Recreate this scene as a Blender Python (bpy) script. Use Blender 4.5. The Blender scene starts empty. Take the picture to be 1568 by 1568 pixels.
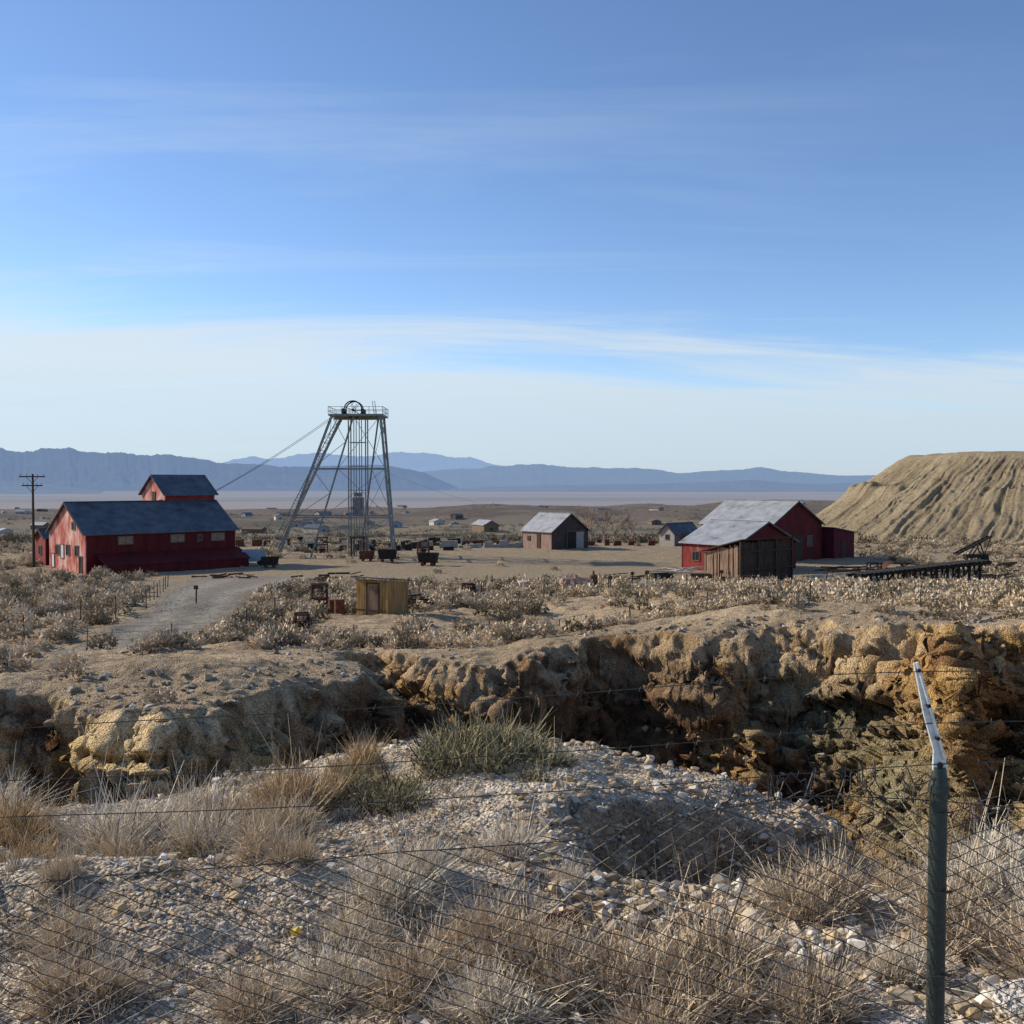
import bpy, bmesh, math, random
import numpy as np
from mathutils import Vector
random.seed(4); rng=np.random.default_rng(7)
S=bpy.context.scene
EYE=9.5
# ------------------------------------------------------------------ noise
TAB=[np.random.default_rng(100+i).random((256,256)).astype(np.float32) for i in range(8)]
def vn(x,y,s=0):
    x=np.asarray(x,dtype=np.float64)+s*13.37; y=np.asarray(y,dtype=np.float64)+s*7.91
    xi=np.floor(x); yi=np.floor(y); fx=x-xi; fy=y-yi
    fx=fx*fx*(3-2*fx); fy=fy*fy*(3-2*fy)
    xi=xi.astype(np.int64)&255; yi=yi.astype(np.int64)&255; x1=(xi+1)&255; y1=(yi+1)&255
    T=TAB[s%8]
    return (T[xi,yi]*(1-fx)+T[x1,yi]*fx)*(1-fy)+(T[xi,y1]*(1-fx)+T[x1,y1]*fx)*fy
def fbm(x,y,o=4,s=0,g=.5):
    a=1;t=0;n=0
    c,sn=math.cos(.6),math.sin(.6)
    for i in range(o):
        n=n+a*vn(x,y,s+i); t+=a; a*=g
        x,y=(x*c-y*sn)*2.03,(x*sn+y*c)*2.03
    return n/t
def ridged(x,y,o=3,s=0,g=.5):
    a=1;t=0;n=0
    c,sn=math.cos(.7),math.sin(.7)
    for i in range(o):
        n=n+a*(1-np.abs(2*vn(x,y,s+i)-1)); t+=a; a*=g
        x,y=(x*c-y*sn)*2.07,(x*sn+y*c)*2.07
    return n/t
def facets(x,y,s=0):
    """cellular noise with a random plane in every cell -> broken rock faces. returns (height, cell random)"""
    xi=np.floor(x).astype(np.int64); yi=np.floor(y).astype(np.int64)
    best=np.full(x.shape,1e9); h=np.zeros(x.shape); c=np.zeros(x.shape)
    for i in (-1,0,1):
        for j in (-1,0,1):
            a=(xi+i+s*31)&255; b=(yi+j+s*17)&255
            px=xi+i+TAB[1][a,b]; py=yi+j+TAB[2][a,b]
            dx=x-px; dy=y-py; d=dx*dx+dy*dy
            m=d<best
            best=np.where(m,d,best); r=TAB[3][a,b]
            h=np.where(m,(r-.5)*.9+dx*(TAB[4][a,b]-.5)*1.6+dy*(TAB[5][a,b]-.5)*1.6,h); c=np.where(m,r,c)
    return h,c
def sst(a,b,x):
    t=np.clip((x-a)/(b-a),0,1); return t*t*(3-2*t)
def gauss(x,y,cx,cy,rx,ry): return np.exp(-((x-cx)/rx)**2-((y-cy)/ry)**2)
# ------------------------------------------------------------------ terrain
PIT=np.array([(-26,20),(-19,22),(-14,23.2),(-11.5,24.6),(-9.6,23.4),(-8.3,21.8),(-7.4,21.6),(-6.6,23.9),(-5.2,26.5),(-4.4,28.5),(-4.9,32),(-6.6,37.5),
 (-5,38.3),(-3,37),(-1.6,35.2),(-.3,34.2),(1,35.3),(3,36.6),(4.7,36),(6.4,33.8),(8.4,34),(10.4,33.4),(11.9,31.5),(12.6,31),(13.6,29.8),(15.5,28),(16,24),(13,20),
 (10.8,17),(8.6,14.3),(7.4,12),(6.0,10.4),(4.9,9.5),(4.1,8.9),(3.3,8.35),(2.3,7.9),(1.3,8.0),(.6,8.3),(.35,8.9),(.6,10.2),(1.2,11.0),(2.3,11.2),(3.1,11.35),(3.7,11.7),
 (3.0,12.2),(1.6,12.7),(.7,13.4),(-.5,14.1),(-2,14.2),(-3.5,14.2),(-5,13.2),(-8,13.6),(-14,15),(-26,15.5)],float)
def pit_sd(x,y):
    x=np.asarray(x,float); y=np.asarray(y,float)
    d2=np.full(x.shape,1e9); ins=np.zeros(x.shape,bool)
    n=len(PIT)
    for i in range(n):
        ax,ay=PIT[i]; bx,by=PIT[(i+1)%n]
        ex,ey=bx-ax,by-ay
        t=np.clip(((x-ax)*ex+(y-ay)*ey)/(ex*ex+ey*ey),0,1)
        d2=np.minimum(d2,(x-ax-t*ex)**2+(y-ay-t*ey)**2)
        if ay!=by:
            c=((ay>y)!=(by>y))&(x<ex*(y-ay)/ey+ax); ins^=c
    d=np.sqrt(d2)
    return np.where(ins,d,-d)
YS=[-50,0,2,3.5,6,9,14,20,25,30,35,38,45,55,67,92,105,165,200,300,450,700,1000,1400,1700,3000,6000,8000,30000,90000]
DS=[1.6,1.7,2.3,2.9,3.12,3.25,3.45,4.3,5.1,5.6,5.7,6.2,6.9,7.3,8.0,9.2,9.5,9.8,12,17,23,29,33,36,60,120,160,165,170,170]
def base_z(x,y):
    D=0
    for k in (.93,1.0,1.07): D=D+np.interp(y*k,YS,DS)
    D=D/3
    z=EYE-D
    z=z+1.5*sst(0,12,x)*sst(16,30,y)*(1-sst(34,100,y))
    z=z-.6*gauss(x,y,-19,42,9,8)+.65*gauss(x,y,-8.5,28.5,3.6,3.6)-.5*gauss(x,y,-12.5,22,6,2.4)
    z=z+.28*gauss(x,y,-2.5,7.7,1.5,.8)-.34*gauss(x,y,-3.4,10.2,2.4,1.1)+.22*gauss(x,y,-.5,12.6,1.5,1.4)-.95*gauss(x,y,-6.2,13.6,3.8,2.3)
    z=z-.30*gauss(x,y,-.1,7.3,.9,.4)-.15*gauss(x,y,.4,7.1,1.2,.3)
    z=z-.45*gauss(x,y,3.4,11.4,1.1,.9)-.15*gauss(x,y,2,11.2,1,.8)
    r=np.sqrt(x*x+y*y)
    z=z+(fbm(x*.9,y*.9,4,1)-.5)*.42*sst(3,8,r)*(1-sst(60,100,r))
    z=z+(fbm(x*.13,y*.13,3,2)-.5)*1.1*sst(14,30,r)*(1-sst(55,90,r))
    z=z+(fbm(x*.5,y*.5,3,5)-.5)*.25*sst(90,130,r)*(1-sst(300,500,r))
    far=sst(230,600,r)
    az=x/np.maximum(y,1)
    z=z+far*(fbm(x*.006,y*.006,4,3)-.5)*14*(1-sst(3000,7000,r))
    hill=sst(-.16,.0,az)*np.exp(-((y-1150)/330)**2)
    z=z+hill*(4+24*(fbm(x*.0045,y*.0045,5,4)-.30))
    hill2=np.exp(-((y-2300)/500)**2)*(1-sst(-.2,.0,az))
    z=z+hill2*30*fbm(x*.002,y*.002,4,4)
    return z
def seg_d(x,y,a,b):
    ex,ey=b[0]-a[0],b[1]-a[1]; t=np.clip(((x-a[0])*ex+(y-a[1])*ey)/(ex*ex+ey*ey),0,1); return np.hypot(x-a[0]-t*ex,y-a[1]-t*ey),t
SPURS=[((13.2,31),(8.8,19.5),EYE-4.2,EYE-6.4,1.7),((10.2,34.5),(8.8,30.5),EYE-4.3,EYE-9,2.0),((-.4,35),(-.8,31.0),EYE-5.6,EYE-10.5,2.0),((14.5,25),(10.2,16.8),EYE-3.7,EYE-5.3,1.8),((5.6,35),(4.7,30.6),EYE-5.0,EYE-11.5,2.1)]
def ground(x,y,full=False):
    x=np.asarray(x,float); y=np.asarray(y,float)
    z=base_z(x,y)
    r=np.hypot(x,y)
    m=(r<60)
    sd=np.full(x.shape,-30.)
    if m.any():
        xx=x[m];yy=y[m]
        s=pit_sd(xx,yy)
        fa=sst(13,22,yy)
        s=s-(ridged(xx*.33,yy*.33,4,2)-.55)*(.3+1.9*fa)+(fbm(xx*1.3,yy*1.3,3,3,.5)-.5)*(.35+.9*fa)
        sd[m]=s
        k=np.interp(yy,[8,14,19,26],[1.8,1.8,2.0,2.1])
        md=np.interp(xx,[-9,-4],[4.8,9.6])
        w=.05+.08*fa
        sp=w*np.logaddexp(0,s/w)
        dep=md*np.tanh(k*sp/md)
        rough=((fbm(xx*.8,yy*.8,4,6)-.5)*2.2+(ridged(xx*1.1,yy*1.1,4,1)-.5)*1.1*fa)*np.clip(dep/3,0,1)+(fbm(xx*3.2,yy*3.2,3,2)-.5)*.35*np.clip(dep,0,1)*(1-fa)
        zz=z[m]-dep+rough
        zt=z[m]
        for a,b,z0,z1,k in SPURS:
            d,t=seg_d(xx,yy,a,b); rz=z0+(z1-z0)*t-k*d+(ridged(xx*.7,yy*.7,4,4)-.5)*1.6
            zz=np.where(s>0,np.maximum(zz,np.minimum(rz,zt-.05*sp)),zz)
        z[m]=zz
    if full: return z,sd
    return z
def gz(x,y): return float(ground(np.array([x]),np.array([y]))[0])

def new_obj(name,me,parent=None,mats=()):
    o=bpy.data.objects.new(name,me); S.collection.objects.link(o)
    for m in mats: me.materials.append(m)
    if parent: o.parent=parent
    return o
def mesh_np(name,V,F,smooth=False):
    me=bpy.data.meshes.new(name)
    V=np.ascontiguousarray(V,dtype=np.float32); F=np.ascontiguousarray(F,dtype=np.int32)
    me.vertices.add(len(V)); me.vertices.foreach_set('co',V.ravel())
    k=F.shape[1]; me.loops.add(F.size); me.loops.foreach_set('vertex_index',F.ravel())
    me.polygons.add(len(F)); me.polygons.foreach_set('loop_start',np.arange(0,F.size,k,dtype=np.int32))
    me.polygons.foreach_set('loop_total',np.full(len(F),k,dtype=np.int32))
    me.polygons.foreach_set('use_smooth',np.full(len(F),smooth,dtype=bool))
    me.update(calc_edges=True); 
    return me
def setcol(me,C,name='Col',alpha=None):
    a=me.color_attributes.new(name,'FLOAT_COLOR','POINT')
    c=np.ones((len(C),4),np.float32); c[:,:3]=C
    if alpha is not None: c[:,3]=alpha
    a.data.foreach_set('color',c.ravel())
# ------------------------------------------------------------------ materials
class NT:
    def __init__(s,name):
        s.m=bpy.data.materials.new(name); s.m.use_nodes=True; s.t=s.m.node_tree
        s.b=s.t.nodes['Principled BSDF']; s.out=s.t.nodes['Material Output']
    def n(s,typ,**kw):
        nd=s.t.nodes.new(typ)
        for k,v in kw.items():
            if k in nd.inputs.keys(): nd.inputs[k].default_value=v
            else: setattr(nd,k,v)
        return nd
    def l(s,a,b): s.t.links.new(a,b)
def ramp(nt,src,stops):
    r=nt.n('ShaderNodeValToRGB'); nt.l(src,r.inputs[0])
    e=r.color_ramp.elements
    while len(e)<len(stops): e.new(.5)
    for i,(p,c) in enumerate(stops):
        e[i].position=p; e[i].color=(*c,1) if len(c)==3 else c
    return r
def g(v): return (v,v,v)
def mat_simple(name,c1,c2,scale=3,rough=.85,metal=0,bump=.3,stretch=(1,1,1),wave=None,dark=None):
    nt=NT(name); tc=nt.n('ShaderNodeTexCoord'); mp=nt.n('ShaderNodeMapping'); mp.inputs['Scale'].default_value=stretch
    nt.l(tc.outputs['Object'],mp.inputs[0])
    no=nt.n('ShaderNodeTexNoise',Scale=scale,Detail=5,Roughness=.65); nt.l(mp.outputs[0],no.inputs['Vector'])
    st=[(.35,c1),(.65,c2)]
    if dark: st=[(.30,dark)]+[(.42,c1),(.66,c2)]
    r=ramp(nt,no.outputs[0],st)
    col=r.outputs[0]
    nt.l(col,nt.b.inputs['Base Color']); nt.b.inputs['Roughness'].default_value=rough; nt.b.inputs['Metallic'].default_value=metal
    nt.b.inputs['Specular IOR Level'].default_value=.3
    h=no.outputs[0]
    bp=nt.n('ShaderNodeBump',Strength=bump,Distance=.03)
    if wave:
        ax,sc,st_=wave
        wv=nt.n('ShaderNodeTexWave',Scale=sc,Distortion=0); wv.bands_direction=ax
        nt.l(tc.outputs['Object'],wv.inputs['Vector'])
        mx=nt.n('ShaderNodeMath',operation='MULTIPLY_ADD'); nt.l(wv.outputs[0],mx.inputs[0]); mx.inputs[1].default_value=st_; nt.l(no.outputs[0],mx.inputs[2]); h=mx.outputs[0]
        mm=nt.n('ShaderNodeMix',data_type='RGBA',blend_type='MULTIPLY'); mm.inputs[0].default_value=.35
        nt.l(col,mm.inputs[6]); nt.l(wv.outputs[0],mm.inputs[7]); nt.l(mm.outputs[2],nt.b.inputs['Base Color'])
    nt.l(h,bp.inputs['Height']); nt.l(bp.outputs[0],nt.b.inputs['Normal'])
    return nt.m
M_red_lit=mat_simple('weathered_red_boards_lit',(.24,.02,.018),(.34,.05,.04),1.2,.8,dark=(.42,.27,.23),stretch=(1,1,.35),wave=('DIAGONAL',2.2,.4))  # weathered red, colour brightened for the sunlit walls
M_red_shaded=mat_simple('red_boards_shaded',(.095,.006,.007),(.15,.014,.013),1.2,.8,stretch=(1,1,.3),dark=(.05,.008,.01),wave=('DIAGONAL',2.2,.4))  # same red boards, shade painted into the colour for walls facing away from sun
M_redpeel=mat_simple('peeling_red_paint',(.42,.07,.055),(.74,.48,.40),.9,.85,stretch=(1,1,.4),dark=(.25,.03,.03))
M_roof=mat_simple('corrugated_grey_roof',(.085,.10,.12),(.15,.17,.19),.8,.5,.15,.25,wave=('X',3.0,.5),dark=(.08,.06,.05))
M_roofl=mat_simple('galvanized_roof',(.38,.39,.40),(.54,.55,.56),.8,.5,.1,.25,wave=('X',3.0,.5),dark=(.22,.18,.15))
M_wood=mat_simple('weathered_wood',(.15,.10,.065),(.30,.20,.13),2.5,.9,stretch=(4,4,.4),dark=(.04,.03,.02))
M_woody=mat_simple('ochre_wood',(.30,.17,.06),(.46,.27,.10),2.5,.9,stretch=(4,4,.4),dark=(.09,.05,.025))
M_woodd=mat_simple('dark_timber',(.035,.022,.016),(.085,.055,.035),3,.9,stretch=(3,3,.5))
M_woodp=mat_simple('pale_lumber',(.40,.35,.28),(.58,.52,.44),4,.9)
M_brown=mat_simple('brown_board_siding',(.13,.085,.07),(.22,.155,.125),1.5,.9,stretch=(2,2,.4),dark=(.07,.04,.035))
M_steel=mat_simple('weathered_steel',(.15,.165,.16),(.27,.29,.28),2,.6,.2)
M_rust=mat_simple('rusted_iron',(.09,.035,.02),(.18,.08,.045),4,.85,.1,dark=(.04,.02,.015))
M_black=mat_simple('blackened_iron',(.015,.014,.013),(.04,.035,.032),4,.8,.2)
M_glass=mat_simple('dark_window',(.015,.016,.02),(.04,.045,.055),3,.25,0,.05)
M_board=mat_simple('bare_plywood',(.20,.13,.09),(.34,.23,.16),2,.9)
M_pole=mat_simple('pole_wood',(.05,.035,.027),(.10,.07,.05),5,.9,stretch=(3,3,.3))
M_white=mat_simple('chalky_white_paint',(.50,.49,.47),(.70,.69,.67),3,.8)
M_green=mat_simple('green_post_paint',(.022,.034,.031),(.04,.055,.052),30,.45,.1,.15,dark=(.09,.075,.06))
M_galv=mat_simple('galvanized_arm',(.50,.53,.53),(.70,.73,.73),25,.45,.2,.1,dark=(.2,.2,.19))
M_wire=mat_simple('oxidised_wire',(.035,.032,.03),(.09,.085,.08),60,.6,.3,.1)
M_blue=mat_simple('faded_blue_paint',(.20,.27,.33),(.30,.36,.40),3,.7)
M_conc=mat_simple('concrete',(.28,.26,.23),(.40,.38,.34),3,.9)

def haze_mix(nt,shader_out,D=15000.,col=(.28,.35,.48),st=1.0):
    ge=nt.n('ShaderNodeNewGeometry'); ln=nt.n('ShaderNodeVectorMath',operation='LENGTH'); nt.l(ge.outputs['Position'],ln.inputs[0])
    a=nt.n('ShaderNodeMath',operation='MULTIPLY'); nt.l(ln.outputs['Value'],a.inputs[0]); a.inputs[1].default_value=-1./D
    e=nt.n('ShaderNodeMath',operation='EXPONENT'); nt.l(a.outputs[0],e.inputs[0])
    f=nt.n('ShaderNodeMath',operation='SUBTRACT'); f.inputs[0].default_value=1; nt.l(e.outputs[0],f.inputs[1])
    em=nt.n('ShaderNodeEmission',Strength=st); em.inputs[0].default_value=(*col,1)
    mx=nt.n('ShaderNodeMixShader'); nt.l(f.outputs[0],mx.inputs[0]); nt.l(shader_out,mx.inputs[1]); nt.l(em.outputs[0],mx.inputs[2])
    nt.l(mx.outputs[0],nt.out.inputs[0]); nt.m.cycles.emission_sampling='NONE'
def mat_ground(name,haze):
    nt=NT(name); at=nt.n('ShaderNodeVertexColor',layer_name='Col')
    ge=nt.n('ShaderNodeNewGeometry'); P=ge.outputs['Position']
    n1=nt.n('ShaderNodeTexNoise',Scale=2.4,Detail=6,Roughness=.72); nt.l(P,n1.inputs['Vector'])
    v1=nt.n('ShaderNodeTexVoronoi',Scale=26.); nt.l(P,v1.inputs['Vector'])
    r1=ramp(nt,n1.outputs[0],[(.3,g(.55)),(.5,g(1.)),(.72,g(1.25))])
    m=nt.n('ShaderNodeMix',data_type='RGBA',blend_type='MULTIPLY'); m.inputs[0].default_value=1; nt.l(at.outputs[0],m.inputs[6]); nt.l(r1.outputs[0],m.inputs[7])
    sep=nt.n('ShaderNodeSeparateColor'); nt.l(v1.outputs['Color'],sep.inputs[0])
    r2=ramp(nt,sep.outputs[0],[(0,(.55,.53,.51)),(.5,(.95,.93,.9)),(1,(1.32,1.29,1.24))])
    m2=nt.n('ShaderNodeMix',data_type='RGBA',blend_type='MULTIPLY'); m2.inputs[0].default_value=.85; nt.l(m.outputs[2],m2.inputs[6]); nt.l(r2.outputs[0],m2.inputs[7])
    nt.l(m2.outputs[2],nt.b.inputs['Base Color']); nt.b.inputs['Roughness'].default_value=.95; nt.b.inputs['Specular IOR Level'].default_value=.1
    h=nt.n('ShaderNodeMath',operation='MULTIPLY_ADD'); nt.l(v1.outputs['Distance'],h.inputs[0]); h.inputs[1].default_value=-.22; nt.l(n1.outputs[0],h.inputs[2])
    b0=nt.n('ShaderNodeBump',Strength=1.0,Distance=.24); nt.l(h.outputs[0],b0.inputs['Height'])
    nt.l(b0.outputs[0],nt.b.inputs['Normal'])
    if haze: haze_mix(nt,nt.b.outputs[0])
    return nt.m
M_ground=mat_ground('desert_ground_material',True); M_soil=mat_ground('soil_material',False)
# ------------------------------------------------------------------ build ground sheet
rr=np.concatenate([np.geomspace(1.2,6,80,endpoint=False),np.geomspace(6,20,420,endpoint=False),np.geomspace(20,41,700,endpoint=False),np.geomspace(41,200,330,endpoint=False),
   np.geomspace(200,2500,230,endpoint=False),np.geomspace(2500,90000,60)])
aa=np.concatenate([np.linspace(-78,-31,90,endpoint=False),np.linspace(-31,31,860,endpoint=False),np.linspace(31,78,90)])
aa=np.radians(aa)
R,A=np.meshgrid(rr,aa,indexing='ij')
X=R*np.sin(A); Y=R*np.cos(A)
Z,SD=ground(X,Y,True)
P=np.stack([X,Y,Z],-1)
du=np.gradient(P,axis=0); dv=np.gradient(P,axis=1)
N=np.cross(dv,du); N/=np.linalg.norm(N,axis=-1,keepdims=True)+1e-12
N*=np.sign(N[...,2:3]+1e-9)
steep=sst(.12,.40,1-N[...,2])*(R<60)*sst(-.1,.7,SD+.6*(1-sst(13,20,Y)))
mk=R<60
q=(X*.85+Y*.5)
fa=sst(13,22,Y[mk]); sc_=np.where(Y[mk]<16,2.4,1.0)
qm=q[mk]+ (fbm(X[mk]*.8,Z[mk]*.8,3,6)-.5)*1.2; zm=Z[mk]*.75+(Y[mk]*.25)+(fbm(X[mk]*.6,Z[mk]*.9,3,2)-.5)*1.0+q[mk]*.25
f1,c1=facets(qm*.9*sc_,zm*.95*sc_,1); f2,c2=facets(qm*2.5*sc_+5,zm*2.6*sc_,2)
disp=np.zeros_like(Z); fac=np.zeros_like(Z); fac2=np.zeros_like(Z)
disp[mk]=((f1*.60+f2*.36)/sc_+(fbm(q[mk]*3.5,Z[mk]*3,4,3,.6)-.5)*.45)*(.35+.65*fa)
fac[mk]=c1; fac2[mk]=c2
P=P+N*(disp*steep)[...,None]
Z2=P[...,2]
def mixc(a,b,t): return a*(1-t[...,None])+np.array(b)*t[...,None]
C=np.ones(P.shape)*np.array((.58,.485,.37))
nn=fbm(X*.35,Y*.35,4,0)
C=mixc(C,(.69,.60,.475),sst(.45,.65,nn)*(1-sst(12,18,R)))
C=mixc(C,(.42,.325,.22),sst(.50,.68,fbm(X*.8,Y*.8,4,5))*(1-sst(12,18,R)))
C=mixc(C,(.44,.34,.225),sst(13,22,R))
C=mixc(C,(.58,.45,.295),sst(14,24,R)*sst(.42,.62,fbm(X*.25,Y*.25,4,6)))
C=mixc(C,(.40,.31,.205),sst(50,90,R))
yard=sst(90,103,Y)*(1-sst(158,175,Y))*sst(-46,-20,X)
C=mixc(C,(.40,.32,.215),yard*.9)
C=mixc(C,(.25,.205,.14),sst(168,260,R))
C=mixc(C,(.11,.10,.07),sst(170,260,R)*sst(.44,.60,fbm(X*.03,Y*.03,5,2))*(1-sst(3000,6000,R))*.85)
C=mixc(C,(.12,.085,.065),sst(600,900,R)*(1-sst(1800,3000,R))*.6)
st=fbm(X*.00012,Y*.0008,4,3)
C=mixc(C,(.36,.28,.24),sst(3000,6500,R)*sst(.4,.6,st))
C=mixc(C,(.17,.16,.15),sst(3000,6500,R)*(1-sst(.36,.5,st))*.8)
w=sst(.12,.42,1-N[...,2])*(R<60)
ins=sst(.0,.5,SD)
wall=np.maximum(w,ins*.85)*(R<60)
s1=fbm(q*.5,Z2*.45,4,2); s2=fbm(q*1.6,Z2*1.1,4,4); s3=fbm(q*.22+3,Z2*.3,3,5); s4=fbm(q*.9+9,Z2*.35,4,1)
WC=np.ones(P.shape)*np.array((.25,.15,.075))
WC=mixc(WC,(.44,.28,.125),sst(.44,.60,s1))
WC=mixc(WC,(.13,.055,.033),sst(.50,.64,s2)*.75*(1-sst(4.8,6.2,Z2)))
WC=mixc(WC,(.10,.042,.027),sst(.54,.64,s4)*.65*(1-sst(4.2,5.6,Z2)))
WC=mixc(WC,(.64,.40,.14),sst(.36,.52,s3)*sst(7,12,X)*.85)
WC=mixc(WC,(.68,.52,.27),(sst(.34,.48,s1))*(1-sst(-7,-4,X))*.9)
WC=mixc(WC,(.27,.255,.165),gauss(X,Z2,9.3,2.2,2.0,1.5)*.85)
WC=mixc(WC,(.58,.44,.27),sst(.42,.62,s2)*(1-sst(.3,1.5,SD))*.7)
WC=mixc(WC,(.42,.335,.24),(1-sst(14,17,Y))*.8)
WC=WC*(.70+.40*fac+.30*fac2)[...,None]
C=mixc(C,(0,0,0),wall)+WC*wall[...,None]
nr,na=R.shape
idx=np.arange(nr*na).reshape(nr,na)
F=np.stack([idx[:-1,:-1],idx[:-1,1:],idx[1:,1:],idx[1:,:-1]],-1).reshape(-1,4)[:,::-1]
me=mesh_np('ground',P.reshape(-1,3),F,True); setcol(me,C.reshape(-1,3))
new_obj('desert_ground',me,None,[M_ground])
del P,C,WC,N,du,dv,F
# ------------------------------------------------------------------ mesh builder
class MB:
    def __init__(s): s.v=[]; s.f=[]
    def add(s,v,f):
        o=len(s.v); s.v+= [tuple(p) for p in v]; s.f+=[tuple(i+o for i in q) for q in f]
    def box(s,x0,x1,y0,y1,z0,z1):
        s.add([(x0,y0,z0),(x1,y0,z0),(x1,y1,z0),(x0,y1,z0),(x0,y0,z1),(x1,y0,z1),(x1,y1,z1),(x0,y1,z1)],
              [(0,3,2,1),(4,5,6,7),(0,1,5,4),(1,2,6,5),(2,3,7,6),(3,0,4,7)])
    def beam(s,p,q,r,r2=None,n=4,caps=True):
        p=np.array(p,float); q=np.array(q,float); r2=r if r2 is None else r2
        d=q-p; L=np.linalg.norm(d); 
        if L<1e-6: return
        d/=L; a=np.array((0,0,1.)) if abs(d[2])<.9 else np.array((1.,0,0)); u=np.cross(d,a); u/=np.linalg.norm(u); w=np.cross(u,d)
        v=[]
        for (c,rad) in ((p,r),(q,r2)):
            for i in range(n):
                t=2*math.pi*(i+.5)/n; v.append(c+rad*(math.cos(t)*u+math.sin(t)*w))
        f=[(i,(i+1)%n,n+(i+1)%n,n+i) for i in range(n)]
        if caps: f+=[tuple(range(n))[::-1],tuple(range(n,2*n))]
        s.add(v,f)
    def poly(s,pts,r,n=3):
        for a,b in zip(pts[:-1],pts[1:]): s.beam(a,b,r,n=n,caps=False)
    def prism(s,pts,ext):
        n=len(pts); p=[np.array(a,float) for a in pts]; e=np.array(ext,float)
        s.add(p+[a+e for a in p],[tuple(range(n))[::-1],tuple(range(n,2*n))]+[(i,(i+1)%n,n+(i+1)%n,n+i) for i in range(n)])
    def obj(s,name,mat,parent=None,smooth=False):
        me=bpy.data.meshes.new(name); me.from_pydata([tuple(map(float,p)) for p in s.v],[],s.f)
        bm=bmesh.new(); bm.from_mesh(me); bmesh.ops.recalc_face_normals(bm,faces=bm.faces); bm.to_mesh(me); bm.free()
        if smooth: me.polygons.foreach_set('use_smooth',[True]*len(me.polygons))
        return new_obj(name,me,parent,[mat])
def empty(name,x,y,z,ang=0):
    o=bpy.data.objects.new(name,None); S.collection.objects.link(o); o.location=(x,y,z); o.rotation_euler=(0,0,math.radians(ang)); o.empty_display_size=.5
    return o
def gable(name,x,y,z,ang,L,W,eave,ridge,wall,roof,endwall=None,over=.3,z_low=-.6):
    E=empty(name,x,y,z,ang)
    m=MB(); h=W/2
    m.box(.02,L-.02,0,W,z_low,eave-.02); m.obj('side_walls',wall,E)
    for nm,xa in (('end_wall',-.02),('end_wall_far',L-.08)):
        m=MB(); m.prism([(xa,-.02,z_low),(xa,W+.02,z_low),(xa,W+.02,eave),(xa,h,ridge-.02),(xa,-.02,eave)],(.1,0,0)); m.obj(nm,endwall or wall,E)
    sl=(ridge-eave)/h; t=.09
    m=MB()
    m.prism([(-over,-over,eave-sl*over+.03),(-over,h,ridge+.03),(-over,h,ridge+.03+t),(-over,-over,eave-sl*over+.03+t)],(L+2*over,0,0))
    m.prism([(-over,W+over,eave-sl*over+.032),(-over,h+.002,ridge+.032),(-over,h+.002,ridge+.032+t),(-over,W+over,eave-sl*over+.032+t)],(L+2*over,0,0))
    m.obj('roof',roof,E)
    m=MB(); m.box(-over,L+over,h-.15,h+.15,ridge+t+.02,ridge+t+.06); m.obj('ridge_cap',roof,E)
    m=MB()
    for xa in (-over-.03,L+over+.005):
        m.prism([(xa,-over,eave-sl*over-.12),(xa,h,ridge-.12),(xa,h,ridge+.06),(xa,-over,eave-sl*over+.06)],(.025,0,0))
        m.prism([(xa,W+over,eave-sl*over-.12),(xa,h+.01,ridge-.12),(xa,h+.01,ridge+.06),(xa,W+over,eave-sl*over+.06)],(.025,0,0))
    m.obj('barge_boards',M_woodd,E)
    return E
def win_side(E,xc,zc,w,h,mat=None,frame=None,y=0,sgn=-1):
    m=MB(); y0,y1=sorted((y+sgn*.03,y+sgn*.005)); m.box(xc-w/2,xc+w/2,y0,y1,zc-h/2,zc+h/2); m.obj('window_glass',mat or M_glass,E)
    m=MB(); f=.09; y0,y1=sorted((y+sgn*.07,y+sgn*.004))
    m.box(xc-w/2-f,xc+w/2+f,y0,y1,zc+h/2,zc+h/2+f); m.box(xc-w/2-f,xc+w/2+f,y0,y1,zc-h/2-f,zc-h/2)
    m.box(xc-w/2-f,xc-w/2,y0,y1,zc-h/2,zc+h/2); m.box(xc+w/2,xc+w/2+f,y0,y1,zc-h/2,zc+h/2)
    m.box(xc-.025,xc+.025,y0+.01,y1-.001,zc-h/2,zc+h/2)
    m.obj('window_frame',frame or M_brown,E)
def win_end(E,yc,zc,w,h,mat=None,frame=None,x=-.02):
    m=MB(); m.box(x-.03,x-.005,yc-w/2,yc+w/2,zc-h/2,zc+h/2); m.obj('window_glass',mat or M_glass,E)
    m=MB(); f=.09; x0,x1=x-.07,x-.004
    m.box(x0,x1,yc-w/2-f,yc+w/2+f,zc+h/2,zc+h/2+f); m.box(x0,x1,yc-w/2-f,yc+w/2+f,zc-h/2-f,zc-h/2)
    m.box(x0,x1,yc-w/2-f,yc-w/2,zc-h/2,zc+h/2); m.box(x0,x1,yc+w/2,yc+w/2+f,zc-h/2,zc+h/2)
    m.obj('window_frame',frame or M_brown,E)
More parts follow.
